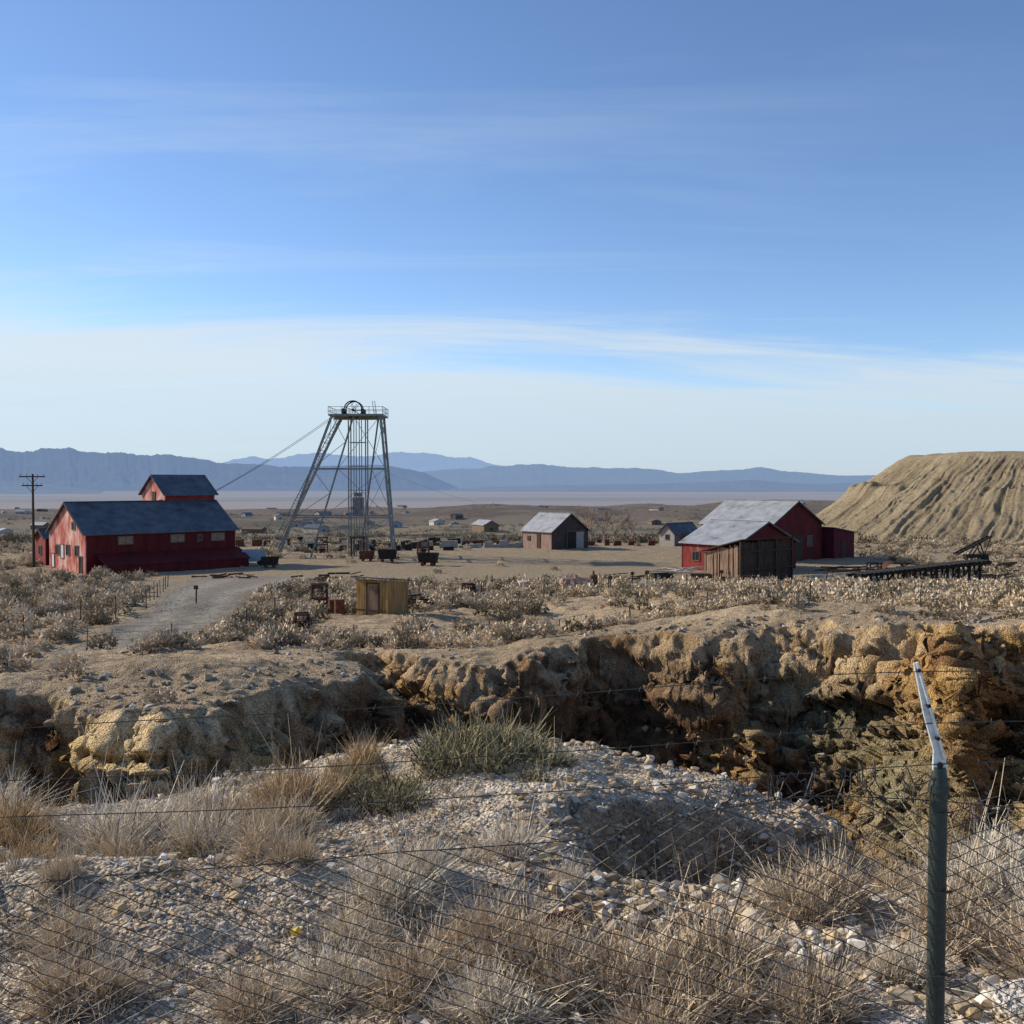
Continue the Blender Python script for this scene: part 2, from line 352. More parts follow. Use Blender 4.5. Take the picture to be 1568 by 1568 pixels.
# ---- left hoist house
E=gable('red_hoist_house',-43.8,105,.0,44,17,10,4.15,7.28,M_red_shaded,M_roof,M_redpeel)
for xc in (4.2,10.0,14.8): win_side(E,xc,3.35,1.5,.75,M_board)
win_side(E,12.6,3.3,.5,.6)
m=MB(); m.prism([(1.0,-.01,2.0),(1.0,-2.6,.9),(1.0,-2.6,1.0),(1.0,-.01,2.1)],(16.4,0,0)); m.obj('lean_to_roof',M_red_shaded,E)
m=MB(); m.box(1.2,17.2,-2.45,-.05,-.8,.92); m.obj('lean_to_wall',M_red_shaded,E)
for yc,zc,w,h in ((2.2,2.3,.9,1.0),(4.6,2.3,.9,1.0),(7.6,2.2,.9,1.0),(3.0,4.9,.8,.7),(1.2,.9,.8,1.7)): win_end(E,yc,zc,w,h)
for yc,zc in ((6.2,2.1),(8.9,1.0)): win_end(E,yc,zc,.8,1.4,M_white)
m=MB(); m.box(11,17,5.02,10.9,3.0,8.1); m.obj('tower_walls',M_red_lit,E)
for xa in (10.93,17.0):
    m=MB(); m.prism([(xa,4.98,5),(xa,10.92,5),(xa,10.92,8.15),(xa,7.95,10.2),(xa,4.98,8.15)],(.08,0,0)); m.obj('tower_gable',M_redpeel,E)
m=MB(); sl=(10.27-8.15)/2.95
m.prism([(10.6,4.6,8.2-.35*sl),(10.6,7.95,10.27),(10.6,7.95,10.36),(10.6,4.6,8.29-.35*sl)],(6.8,0,0))
m.prism([(10.6,11.3,8.2-.35*sl),(10.6,7.952,10.272),(10.6,7.952,10.362),(10.6,11.3,8.29-.35*sl)],(6.8,0,0)); m.obj('tower_roof',M_roof,E)
m=MB(); m.box(10.85,10.92,7.3,8.2,7.4,8.4); m.box(10.85,10.92,5.6,6.3,6.9,7.5); m.obj('tower_louvre',M_woodd,E)
E=gable('red_storage_shed',-53.6,117.5,.0,44,2.6,3.2,3.1,4.0,M_red_shaded,M_roof,M_red_lit); win_end(E,1.6,1.6,.8,1.0)
def far_gable(name,px,py,L,h,eave,ridge,wall,roof,endm,z=0):
    a=130; c,s=math.cos(math.radians(a)),math.sin(math.radians(a))
    return gable(name,px+s*h,py-c*h,z,a,L,2*h,eave,ridge,wall,roof,endm)
E=far_gable('red_machine_shop',34.8,125,10.5,5.3,4.3,7.1,M_red_lit,M_roofl,M_red_shaded)
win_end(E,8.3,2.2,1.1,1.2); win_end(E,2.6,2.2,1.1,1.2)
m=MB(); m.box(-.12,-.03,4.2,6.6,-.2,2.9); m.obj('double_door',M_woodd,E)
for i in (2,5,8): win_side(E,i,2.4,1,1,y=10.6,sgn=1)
E=far_gable('red_blacksmith_shop',27.4,110,7.3,5.3,2.9,5.15,M_red_lit,M_roofl,M_red_shaded)
win_side(E,2.0,1.5,.9,.9,y=10.6,sgn=1); win_side(E,5.3,1.5,.9,.9,y=10.6,sgn=1)
m=MB(); m.box(3.1,4.1,10.61,10.68,-.1,2.0); m.obj('door',M_woodd,E)
m=MB(); m.prism([(-1.9,8.2,2.4),(-1.9,10.9,1.9),(-1.9,10.9,2.0),(-1.9,8.2,2.5)],(1.8,0,0)); m.obj('porch_roof',M_roofl,E)
m=MB(); m.box(-1.8,-1.7,10.6,10.7,-.3,1.95); m.box(-1.8,-1.7,8.4,8.5,-.3,2.35); m.obj('porch_posts',M_woodd,E)
m=MB(); m.box(-.11,-.03,3.6,5.0,-.2,2.2); m.obj('door_front',M_black,E)
E=empty('maroon_storage_annex',40.3,128,0,40)
m=MB(); m.prism([(0,0,-.4),(4.6,0,-.4),(4.6,0,3.0),(0,0,3.7)],(0,4.2,0)); m.obj('walls',mat_simple('maroon_boards',(.07,.008,.018),(.11,.015,.025),2,.85,stretch=(1,1,.3)),E)
m=MB(); m.prism([(-.3,-.3,3.76),(4.9,-.3,3.0),(4.9,-.3,3.1),(-.3,-.3,3.86)],(0,4.8,0)); m.obj('roof',M_roof,E)
m=MB(); m.box(1.6,2.6,-.06,-.01,-.2,2.0); m.obj('door',M_woodd,E)
E=gable('grey_cabin',24.6,155,-.1,44,6.2,2.8,1.9,3.2,M_brown,M_roof,M_conc); win_end(E,1.3,1.2,.6,.7); win_side(E,2,1.1,.7,.7); win_side(E,4.4,1.1,.7,.7)
E=far_gable('weathered_barn_shed',8.46,149,6.45,3.6,2.4,4.85,mat_simple('pinkish_siding',(.26,.16,.13),(.36,.25,.21),1.5,.9,stretch=(2,2,.4)),M_roofl,mat_simple('dark_shed_boards',(.045,.035,.03),(.09,.07,.06),1.5,.9,stretch=(2,2,.4)))
m=MB(); m.box(-.14,-.03,2.6,4.3,-.2,2.25); m.obj('dark_opening',M_black,E)
m=MB(); m.box(-.17,-.03,1.0,2.5,-.2,2.2); m.obj('grey_door',M_conc,E)
m=MB(); m.box(-.2,-.145,2.5,2.6,-.2,2.3);m.box(-.2,-.145,.9,1.0,-.2,2.3);m.box(-.2,-.145,4.3,4.4,-.2,2.3);m.box(-.2,-.145,.9,4.4,2.3,2.42); m.obj('door_trim',M_brown,E)
m=MB(); m.box(2.4,3.2,7.21,7.27,-.1,2.0); m.box(4.6,5.3,7.21,7.27,.9,1.6); m.obj('side_door',M_woodd,E)
# ore bin of planks
E=empty('timber_ore_bin',20.1,90,gz(20.1,90)-.1,40)
m=MB(); m.box(.1,7.4,.1,3.8,-.2,2.4); m.obj('inner_bin',M_black,E)
m=MB(); rnd=random.Random(2)
x=0
while x<7.6:
    w_=rnd.uniform(.17,.26); m.box(x,x+w_-.03,-.06+rnd.uniform(-.015,.015),0,-.3,3.75-.02*x+rnd.uniform(-.12,.1)); x+=w_
m.obj('front_planks',M_woodd,E)
m=MB(); y=.02
while y<3.95:
    w_=rnd.uniform(.2,.3); m.box(-.07,0,y,y+w_-rnd.choice([.04,.14,.02]),-.3,3.7-.27*y+rnd.uniform(-.2,.1)); y+=w_
m.obj('side_planks',mat_simple('sunlit_planks',(.24,.15,.10),(.42,.30,.21),2.5,.9,stretch=(4,4,.4),dark=(.07,.045,.03)),E)
m=MB(); m.prism([(-.35,-.3,3.95),(-.35,4.2,2.75),(-.35,4.2,2.85),(-.35,-.3,4.05)],(8.2,0,0)); m.obj('bin_roof',M_woodd,E)
m=MB()
for xx in (-.2,2.4,5,7.5): m.beam((xx,-.16,-.3),(xx,-.16,3.9),.1)
m.beam((-.2,-.18,1.3),(7.6,-.18,1.3),.08); m.beam((-.2,-.18,2.9),(7.6,-.18,2.9),.08); m.obj('posts',M_woodd,E)
# ------------------------------------------------------------------ headframe
hx,hy=-20.0,133.0; hz=gz(hx,hy)
E=empty('steel_headframe',hx,hy,hz,0)
T=18.1
legs=[((3.3,-2.6,T),(5.1,-4.2,-.3)),((3.1,2.6,T),(4.3,4.6,-.3)),((-2.9,-2.6,T),(-9.8,-3.4,-.3)),((-2.6,2.6,T),(-11.8,4.4,-.3)),((-.2,-2.2,T),(-5.6,-3.6,-.3)),((2.4,2.2,T),(-.2,3,-.3))]
m=MB()
for a,b in legs[:4]: m.beam(a,b,.20)
for a,b in legs[4:]: m.beam(a,b,.14)
m.obj('main_legs',M_steel,E)
def at(l,z):
    a,b=np.array(l[0]),np.array(l[1]); t=(a[2]-z)/(a[2]-b[2]); return a+(b-a)*t
m=MB(); zs=[T,11.4,5.2]
for z in zs[1:]:
    c=[at(legs[i],z) for i in (0,1,3,2)]
    for i in range(4): m.beam(c[i],c[(i+1)%4],.11)
m.obj('girts',M_steel,E)
m=MB()
zz=[T,14.8,11.4,8.3,5.2,2.4,0]
for i in range(len(zz)-1):
    for (p,q_) in ((0,1),(3,2)):
        a1,a2=at(legs[p],zz[i]),at(legs[p],zz[i+1]); b1,b2=at(legs[q_],zz[i]),at(legs[q_],zz[i+1])
        m.beam(a1,b2,.035); m.beam(b1,a2,.035); m.beam(a2,b2,.06)
for i,j in ((0,2),(2,4),(4,6)):
    for (p,q_) in ((0,4),(1,5)):
        a1,a2=at(legs[p],zz[i]),at(legs[p],zz[j]); b1,b2=at(legs[q_],zz[i]),at(legs[q_],zz[j])
        m.beam(a1,b2,.04); m.beam(b1,a2,.04)
for i in range(6):
    a1,a2=at(legs[2],zz[i]),at(legs[2],zz[i+1]); b1,b2=at(legs[4],zz[i]),at(legs[4],zz[i+1])
    if i%2==0: m.beam(a1,b2,.05)
    else: m.beam(b1,a2,.05)
m.obj('bracing',M_steel,E)
m=MB()
for off in (-.35,.35):
    a=np.array(legs[3][0])+(off,0,.2); b=np.array(legs[3][1])+(off-.9,0,0); m.beam(a,b,.06)
a=np.array(legs[3][0]); b=np.array(legs[3][1])+(-.9,0,0); K=44
for i in range(K):
    p=a+(b-a)*i/K; q_=a+(b-a)*(i+1)/K; m.beam(p+(-.35,0,0),q_+(.35,0,0),.03); m.beam(p+(.35,0,0),p+(-.35,0,0),.03)
m.obj('ladder_way',M_steel,E)
m=MB()
for xx in (-1.05,-.35,.35,1.15):
    for yy in (-1.0,1.0): m.beam((xx,yy,-.2),(xx,yy,T),.07 if abs(xx)<.5 else .1)
for z in np.arange(2.4,T,3.1):
    m.beam((-1.05,-1,z),(1.15,-1,z),.05); m.beam((-1.05,1,z),(1.15,1,z),.05)
m.obj('shaft_guides',M_steel,E)
m=MB(); 
for xx in (-.7,.9): m.beam((xx,-1.2,0),(xx,-1.2,2.6),.16); m.beam((xx,1.2,0),(xx,1.2,2.6),.16)
m.box(-.9,1.1,-1.3,-1.1,2.4,2.7); m.obj('collar_frame',M_rust,E)
m=MB(); m.box(-.6,.7,-.8,.8,5.4,7.7); m.box(-.4,.5,-.7,.7,7.8,8.3); m.obj('ore_skip',M_steel,E)
m=MB(); m.box(-3.3,3.6,-2.9,2.9,T,T+.22); m.box(-3.0,3.3,-.4,.4,T-.35,T-.01); m.obj('sheave_deck',M_steel,E)
m=MB()
for (a,b) in (((-3.3,-2.9),(3.6,-2.9)),((3.6,-2.9),(3.6,2.9)),((3.6,2.9),(-3.3,2.9)),((-3.3,2.9),(-3.3,-2.9))):
    for hgt in (.6,1.15): m.beam((*a,T+hgt),(*b,T+hgt),.035)
    for t in np.linspace(0,1,5): p=(a[0]+(b[0]-a[0])*t,a[1]+(b[1]-a[1])*t); m.beam((*p,T+.2),(*p,T+1.2),.04)
m.beam((2.2,0,T),(1.9,0,T+2.1),.05); m.beam((2.2,0,T+2.1),(2.5,0,T),.05); m.obj('handrail',M_steel,E)
m=MB()
for yy in (-.7,.7):
    c=np.array((-.5,yy,T+.9)); Rw=1.15; K=20
    pts=[c+Rw*np.array((math.cos(t),0,math.sin(t))) for t in np.linspace(0,2*math.pi,K+1)]
    for a,b in zip(pts[:-1],pts[1:]): m.beam(a,b,.10)
    for i in range(0,K,3): m.beam(c,pts[i],.04)
    m.beam(c+(0,-.35,0),c+(0,.35,0),.14)
m.obj('sheave_wheels',M_black,E)
m=MB(); m.box(-1.9,-1.6,-1.3,1.3,T+.23,T+1.0); m.box(.6,.9,-1.3,1.3,T+.23,T+1.0); m.obj('wheel_bearings',M_black,E)
m=MB()
for yy in (-.7,.7):
    a=np.array((hx-1.6,hy+yy,hz+T+1.2)); b=np.array((-37.4,119+yy*.5,6.9)); K=16
    m.poly([a+(b-a)*t-np.array((0,0,1.6*4*t*(1-t)*.35)) for t in np.linspace(0,1,K)],.03)
m.obj('hoist_cables',M_black)
m=MB()
a=np.array((hx+3.3,hy,hz+T-7)); b=np.array((12,190,3.)); m.poly([a+(b-a)*t-np.array((0,0,6*t*(1-t))) for t in np.linspace(0,1,16)],.015)
m.obj('guy_wire',M_steel)
# ------------------------------------------------------------------ utility pole
E=empty('utility_pole',-53.8,115,0)
m=MB(); m.beam((0,0,-.5),(0,0,10.4),.17,.11,n=10); m.obj('pole',M_pole,E)
m=MB(); 
for z,wd in ((10.1,1.45),(9.1,1.15)): m.box(-wd,wd,-.2,-.08,z-.07,z+.07); m.beam((-.7,-.14,z),(0,-.1,z-.8),.03); m.beam((.7,-.14,z),(0,-.1,z-.8),.03)
m.obj('crossarms',M_pole,E)
m=MB()
for z,xs in ((10.17,(-1.3,-.6,.6,1.3)),(9.17,(-1,-.5,.5,1))):
    for xx in xs: m.beam((xx,-.14,z),(xx,-.14,z+.1),.03,n=6); m.beam((xx,-.14,z+.1),(xx,-.14,z+.24),.07,.05,n=8)
m.obj('insulators',M_conc,E)
# ------------------------------------------------------------------ mine dump
n1,n2=230,1500
rad=np.concatenate([np.linspace(0,34,20),np.linspace(34.3,72,n1-20)]); th=np.linspace(0,2*math.pi,n2,endpoint=False)
RR,TH=np.meshgrid(rad,th,indexing='ij')
edge=36+2.5*(fbm(np.cos(TH)*2+5,np.sin(TH)*2+5,3,1)-.5)*2
xx=RR*np.cos(TH); yy=RR*np.sin(TH)
dd=RR-edge
slope=.70
zt=15.3-.5*np.log1p(np.exp(dd*slope/.5))
zt=np.maximum(zt,-1.5)
onsl=sst(0,3,dd)*(1-sst(20,26,dd))
wob=(fbm(xx*.12,yy*.12,3,3)-.5)*.07+(fbm(xx*.4,yy*.4,2,3)-.5)*.02
gl=ridged(np.cos(TH+wob)*30+60,np.sin(TH+wob)*30+60+RR*0,2,2,.5)
gl2=ridged(np.cos(TH+wob*.8)*78+60,np.sin(TH+wob*.8)*78+60,2,4)
brk=sst(.35,.6,fbm(xx*.25,yy*.25,3,6))
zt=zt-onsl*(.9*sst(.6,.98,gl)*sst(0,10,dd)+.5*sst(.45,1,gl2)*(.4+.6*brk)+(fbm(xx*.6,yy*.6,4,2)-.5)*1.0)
zt=zt+(1-sst(-1,1,dd))*(fbm(xx*.15,yy*.15,3,5)-.5)*1.0
zt+=1.6*np.exp(-((dd-11-3*(fbm(np.cos(TH)*3+9,np.sin(TH)*3+9,2,1)-.5))/1.6)**2)*sst(.35,.6,fbm(np.cos(TH)*4+5,np.sin(TH)*4+5,2,3))
V=np.stack([xx+121,yy+212,zt],-1).reshape(-1,3)
idx=np.arange(n1*n2).reshape(n1,n2); nx=np.roll(idx,-1,1)
F=np.stack([idx[:-1],idx[1:],nx[1:],nx[:-1]],-1).reshape(-1,4)
me=mesh_np('mine_dump',V,F,True)
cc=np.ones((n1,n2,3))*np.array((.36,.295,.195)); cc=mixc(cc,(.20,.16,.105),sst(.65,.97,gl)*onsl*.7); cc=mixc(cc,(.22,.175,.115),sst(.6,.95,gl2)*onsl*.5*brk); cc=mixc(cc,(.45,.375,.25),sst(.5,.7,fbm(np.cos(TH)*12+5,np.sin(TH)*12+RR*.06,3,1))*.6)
cc=mixc(cc,(.30,.25,.175),sst(12,22,dd)*.5)
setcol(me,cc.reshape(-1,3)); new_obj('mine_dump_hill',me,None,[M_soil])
# ------------------------------------------------------------------ mountains
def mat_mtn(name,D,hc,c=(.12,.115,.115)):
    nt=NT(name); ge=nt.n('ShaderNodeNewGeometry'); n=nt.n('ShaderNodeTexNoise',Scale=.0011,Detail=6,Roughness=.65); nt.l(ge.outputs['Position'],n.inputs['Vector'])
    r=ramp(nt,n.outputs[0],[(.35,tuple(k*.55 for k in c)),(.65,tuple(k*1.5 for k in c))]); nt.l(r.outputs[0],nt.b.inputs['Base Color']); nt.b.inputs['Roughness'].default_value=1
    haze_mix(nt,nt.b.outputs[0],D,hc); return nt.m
def mountains(name,prof,Rm,D,seed,hc,amp=.0050):
    b=np.array([p[0] for p in prof])/1000; e=np.array([p[1] for p in prof])/1000
    u=np.linspace(b[0],b[-1],900); el=np.interp(u,b,e)
    el=el+(ridged(u*30,u*0+seed,6,seed,.6)-.6)*amp*1.6*np.clip(el/.02,.3,1)
    t=np.linspace(0,1,30)
    U,Tt=np.meshgrid(u,t,indexing='ij'); EL=np.repeat(el[:,None],30,1)
    dist=Rm*(.80+.2*Tt)
    crest=EYE+EL*Rm; lo=-165
    rg=ridged(U*60+Tt*1.5,Tt*2.5+seed,5,seed,.6)
    Zm=lo+(crest-lo)*Tt**1.1*(1-(1-Tt)*1.0*rg)
    V=np.stack([U*dist,dist,Zm],-1)
    V2=V[:,-1:,:].copy(); V2[...,1]*=1.15; V2[...,0]*=1.15; V2[...,2]=lo
    V=np.concatenate([V,V2],1); n,mm=V.shape[:2]
    idx=np.arange(n*mm).reshape(n,mm); F=np.stack([idx[:-1,:-1],idx[1:,:-1],idx[1:,1:],idx[:-1,1:]],-1).reshape(-1,4)
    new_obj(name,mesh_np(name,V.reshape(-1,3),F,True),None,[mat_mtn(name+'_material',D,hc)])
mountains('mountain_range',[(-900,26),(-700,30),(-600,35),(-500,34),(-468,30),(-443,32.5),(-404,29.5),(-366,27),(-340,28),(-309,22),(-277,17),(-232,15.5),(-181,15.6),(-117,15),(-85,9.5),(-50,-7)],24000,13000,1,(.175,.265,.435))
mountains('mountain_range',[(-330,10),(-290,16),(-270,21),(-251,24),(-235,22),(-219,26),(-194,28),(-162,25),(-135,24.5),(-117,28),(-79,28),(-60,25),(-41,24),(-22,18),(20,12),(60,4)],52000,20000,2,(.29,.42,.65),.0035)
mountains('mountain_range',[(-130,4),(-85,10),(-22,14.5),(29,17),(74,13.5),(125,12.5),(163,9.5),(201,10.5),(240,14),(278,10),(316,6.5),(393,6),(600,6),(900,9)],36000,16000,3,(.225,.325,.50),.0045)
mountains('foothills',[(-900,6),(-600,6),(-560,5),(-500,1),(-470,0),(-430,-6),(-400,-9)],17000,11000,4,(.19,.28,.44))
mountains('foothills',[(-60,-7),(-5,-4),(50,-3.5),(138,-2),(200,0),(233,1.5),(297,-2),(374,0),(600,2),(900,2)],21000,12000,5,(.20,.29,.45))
# ------------------------------------------------------------------ dirt road
def ribbon(name,path,mat,lift=.05,nw=14):
    path=np.array(path,float); t=np.linspace(0,len(path)-1,260); cx=np.interp(t,range(len(path)),path[:,0]); cy=np.interp(t,range(len(path)),path[:,1]); hw=np.interp(t,range(len(path)),path[:,2])
    k=np.ones(25)/25; pad=lambda a:np.convolve(np.pad(a,12,'edge'),k,'valid'); cx,cy,hw=pad(cx),pad(cy),pad(hw)
    dx,dy=np.gradient(cx),np.gradient(cy); L=np.hypot(dx,dy); nx_,ny_=-dy/L,dx/L
    s=np.linspace(-1,1,nw); 
    hwv=hw[:,None]*(1+.3*(fbm(t[:,None]*2.5,np.sign(s)[None]*3,3,2)-.5)*2)
    Xr=cx[:,None]+nx_[:,None]*s*hwv; Yr=cy[:,None]+ny_[:,None]*s*hwv
    Zr=ground(Xr,Yr)+lift-.14*(np.abs(s)[None]>.9)
    Zr-=.04*np.exp(-((np.abs(s)-.4)/.12)**2)[None]
    n,mm=Xr.shape; idx=np.arange(n*mm).reshape(n,mm); F=np.stack([idx[:-1,:-1],idx[1:,:-1],idx[1:,1:],idx[:-1,1:]],-1).reshape(-1,4)[:,::-1]
    me=mesh_np(name,np.stack([Xr,Yr,Zr],-1).reshape(-1,3),F,True)
    c=np.ones((n,mm,3))*np.array((.31,.28,.235)); c=mixc(c,(.41,.375,.32),np.exp(-((np.abs(s)-.4)/.16)**2)[None]*np.ones((n,1))); c=mixc(c,(.36,.295,.205),sst(.6,1,np.abs(s))[None]*np.ones((n,1)))
    setcol(me,c.reshape(-1,3)); new_obj(name,me,None,[mat])
ROAD=[(-30,34,2.4),(-22,38,2.4),(-17,43,2.5),(-17.2,52,2.8),(-19.8,64,3.2),(-23.5,78,4.2),(-24.5,90,6),(-24,102,8)]
ROAD2=[(-60,56,2.),(-45,64,2.),(-36,80,2.2),(-30,94,2.5)]
ribbon('dirt_road',ROAD,M_soil,.06,16)
ribbon('dirt_track',ROAD2,M_soil,.045)
def near_road(x,y):
    d=np.full(x.shape,99.)
    for pth in (ROAD,ROAD2):
        for (ax,ay,aw),(bx,by,bw) in zip(pth[:-1],pth[1:]):
            ex,ey=bx-ax,by-ay; t=np.clip(((x-ax)*ex+(y-ay)*ey)/(ex*ex+ey*ey),0,1); d=np.minimum(d,np.hypot(x-ax-t*ex,y-ay-t*ey)-(aw+(bw-aw)*t))
    return d
# ------------------------------------------------------------------ vegetation
def mat_plant(name,trans=0.):
    nt=NT(name); at=nt.n('ShaderNodeVertexColor',layer_name='Col')
    nt.l(at.outputs[0],nt.b.inputs['Base Color']); nt.b.inputs['Roughness'].default_value=.9; nt.b.inputs['Specular IOR Level'].default_value=.08
    return nt.m
M_straw=mat_plant('dry_twig_material'); M_sage=mat_plant('sagebrush_material')
def blades(n,R,H,seed,w=.006,base=.3,droop=.25,c1=(.50,.43,.32),c2=(.33,.27,.18),c3=(.16,.12,.085),spread=1.0,wood=.15,seg=3,clumps=7,curl=.3,smax=.65,short=1.0):
    r=np.random.default_rng(seed)
    ca=r.random(clumps)*6.283; cr=R*base*1.9*np.sqrt(r.random(clumps)); cx,cy=cr*np.cos(ca),cr*np.sin(ca); ch=r.uniform(.6,1.1,clumps)*(1-.25*cr/(R+1e-6))
    ci=r.integers(0,clumps,n)
    a=r.random(n)*2*math.pi; ro=np.sqrt(r.random(n))*base*R*.45
    px,py=cx[ci]+ro*np.cos(a),cy[ci]+ro*np.sin(a)
    out=np.arctan2(py,px); ax=np.where(r.random(n)<.55,out+r.normal(0,.7,n),a)
    tilt=np.clip(np.abs(r.normal(0,.5,n))*spread+np.hypot(px,py)/R*.55,0,1.4)
    L=H*(.5+.5*r.random(n))*ch[ci]
    p0=np.stack([px,py,np.zeros(n)-.02],-1)
    d=np.stack([np.sin(tilt)*np.cos(ax),np.sin(tilt)*np.sin(ax),np.cos(tilt)],-1)
    k=r.normal(0,curl,(n,3)); k[:,2]-=droop*np.sin(tilt)
    t=np.linspace(0,1,seg+1)
    s0=np.where(r.random(n)<.8,r.random(n)*smax,0)
    e0=np.minimum(1,s0+np.where(s0>0,short,1.))
    pts=p0[:,None]+ (d[:,None]*(s0[:,None]+(e0-s0)[:,None]*t)[...,None] + k[:,None]*((t**2)*(e0-s0)[:,None])[...,None]*.9)*L[:,None,None]
    sd=r.normal(0,1,(n,3)); sd[:,2]*=.3; sd/=np.linalg.norm(sd,axis=1,keepdims=True)
    ww=w*(.6+.9*r.random(n))[:,None]*(1.25-t*1.0)[None]
    Lp=pts-sd[:,None]*ww[...,None]*.5; Rp=pts+sd[:,None]*ww[...,None]*.5
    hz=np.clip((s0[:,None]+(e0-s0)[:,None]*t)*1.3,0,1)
    V=np.stack([Lp,Rp],2).reshape(-1,3); V[:,2]=np.maximum(V[:,2],-.03)
    k_=seg+1; b=np.arange(n)[:,None]*(2*k_)+np.arange(seg)[None]*2
    F=np.stack([b,b+1,b+3,b+2],-1).reshape(-1,4)
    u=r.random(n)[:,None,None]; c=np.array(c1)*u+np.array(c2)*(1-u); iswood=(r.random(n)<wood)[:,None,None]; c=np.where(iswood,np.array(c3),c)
    c=c*np.ones((n,k_,1)); c=np.array(c3)*(1-hz[...,None])*.9+c*(.1+.9*hz[...,None])   # woody stems plus painted inner shade below, pale dry tips
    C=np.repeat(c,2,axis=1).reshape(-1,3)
    return V,F,C
def plant_mesh(name,*a,mat=M_straw,**k):
    V,F,C=blades(*a,**k); me=mesh_np(name,V,F); setcol(me,C); me.materials.append(mat); return me
TW=dict(seg=2,short=.36,curl=.75,smax=.8,clumps=10)
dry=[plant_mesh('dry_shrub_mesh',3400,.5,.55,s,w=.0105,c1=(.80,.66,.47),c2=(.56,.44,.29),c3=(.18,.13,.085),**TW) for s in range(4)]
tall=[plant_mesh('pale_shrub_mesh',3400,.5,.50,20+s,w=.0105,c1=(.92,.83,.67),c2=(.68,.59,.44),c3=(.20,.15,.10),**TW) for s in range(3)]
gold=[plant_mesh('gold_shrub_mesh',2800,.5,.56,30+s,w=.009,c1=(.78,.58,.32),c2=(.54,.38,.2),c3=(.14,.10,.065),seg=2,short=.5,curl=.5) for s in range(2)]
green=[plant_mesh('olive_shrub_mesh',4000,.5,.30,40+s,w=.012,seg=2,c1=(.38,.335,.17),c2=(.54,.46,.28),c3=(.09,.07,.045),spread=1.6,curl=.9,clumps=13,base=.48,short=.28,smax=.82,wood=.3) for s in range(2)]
shr=[(0,8.8,.68,'t'),(-.9,7.6,.85,'t'),(2.25,7.35,.85,'d'),(3.55,7.6,.85,'t'),(-2.33,10.95,1.05,'g'),(-4.9,10,.95,'g'),(-3.8,9.9,1.2,'t'),(-4.35,10.2,.8,'t'),(-2.95,9.8,.9,'t'),(-2.2,9.6,.75,'d'),
(-2.0,8.35,.6,'d'),(-1.75,8.0,.4,'d'),(-.65,12,1.4,'v'),(.05,11.6,1.1,'v'),(-1.35,11.0,1.1,'v'),(-.3,12.4,1.2,'v'),(-1.7,11.5,.8,'v'),(.45,8.15,.35,'t'),(-3.35,7.6,.35,'d'),(-1.0,7.1,.6,'t'),(-1.1,6.2,.6,'t'),(0,6.6,.8,'d'),(.45,6.15,.85,'d'),
(1.2,6.1,.9,'d'),(-.55,6.1,.65,'d'),(-2.6,6.15,.65,'d'),(3.15,8.1,.45,'d'),(3.05,6.7,.75,'d'),(3.2,6.1,.85,'d'),(-.7,7.9,.5,'t'),(-4.2,8.8,.6,'g'),(.85,5.8,.7,'d'),(1.7,5.9,.6,'d'),(-.1,5.8,.7,'t'),(-2.9,6.7,.5,'d'),(-3.4,9.1,.6,'d'),(4.1,8.6,.7,'t'),(-.4,6.8,.45,'d'),(2.45,6.3,.5,'t'),(3.7,6.9,.7,'t'),(-1.6,5.9,.5,'d'),(.2,7.0,.4,'d'),(-3.0,10.6,.9,'d'),(-5.6,11,1.,'t'),(-3.6,11.3,.7,'t'),(-1.9,12.3,.8,'g')]
names={'d':'dry_shrub','t':'pale_brush','g':'golden_rabbitbrush','v':'olive_shrub'}; libs={'d':dry,'t':tall,'g':gold,'v':green}
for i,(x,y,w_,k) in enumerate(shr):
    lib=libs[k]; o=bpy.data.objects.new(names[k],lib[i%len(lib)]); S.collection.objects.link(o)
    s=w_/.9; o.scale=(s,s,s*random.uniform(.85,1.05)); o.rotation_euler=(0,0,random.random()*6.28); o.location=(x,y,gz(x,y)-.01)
def merge(templates,xs,ys,zs,sc,rot,tone,seed):
    r=np.random.default_rng(seed); Vs=[];Fs=[];Cs=[];off=0; tid=r.integers(0,len(templates),len(xs))
    for t in range(len(templates)):
        V,F,C=templates[t]; s=np.where(tid==t)[0]
        if len(s)==0: continue
        c,sn=np.cos(rot[s]),np.sin(rot[s])
        x=V[None,:,0]*c[:,None]-V[None,:,1]*sn[:,None]; y=V[None,:,0]*sn[:,None]+V[None,:,1]*c[:,None]
        W=np.stack([x*sc[s][:,None]+xs[s][:,None],y*sc[s][:,None]+ys[s][:,None],V[None,:,2]*sc[s][:,None]+zs[s][:,None]],-1)
        Vs.append(W.reshape(-1,3)); k=len(s)
        Fs.append((F[None]+(np.arange(k)*len(V))[:,None,None]+off).reshape(-1,F.shape[1])); off+=k*len(V)
        Cs.append((C[None]*tone[s][:,None,:]).reshape(-1,3))
    return np.concatenate(Vs),np.concatenate(Fs),np.concatenate(Cs)
n=560; yy=rng.uniform(5.2,15,n); xx=rng.uniform(-.58,.58,n)*yy
sdv=pit_sd(xx,yy); k=(sdv<-.1)&((fbm(xx*.8,yy*.8,2,3)>.45)); xx,yy=xx[k],yy[k]; n=len(xx)
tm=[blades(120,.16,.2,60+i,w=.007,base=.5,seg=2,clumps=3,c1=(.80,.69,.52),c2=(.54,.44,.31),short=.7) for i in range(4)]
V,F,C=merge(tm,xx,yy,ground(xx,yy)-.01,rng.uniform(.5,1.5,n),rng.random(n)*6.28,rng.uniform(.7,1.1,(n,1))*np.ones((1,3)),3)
me=mesh_np('dry_grass',V,F); setcol(me,C); new_obj('dry_grass',me,None,[M_straw])
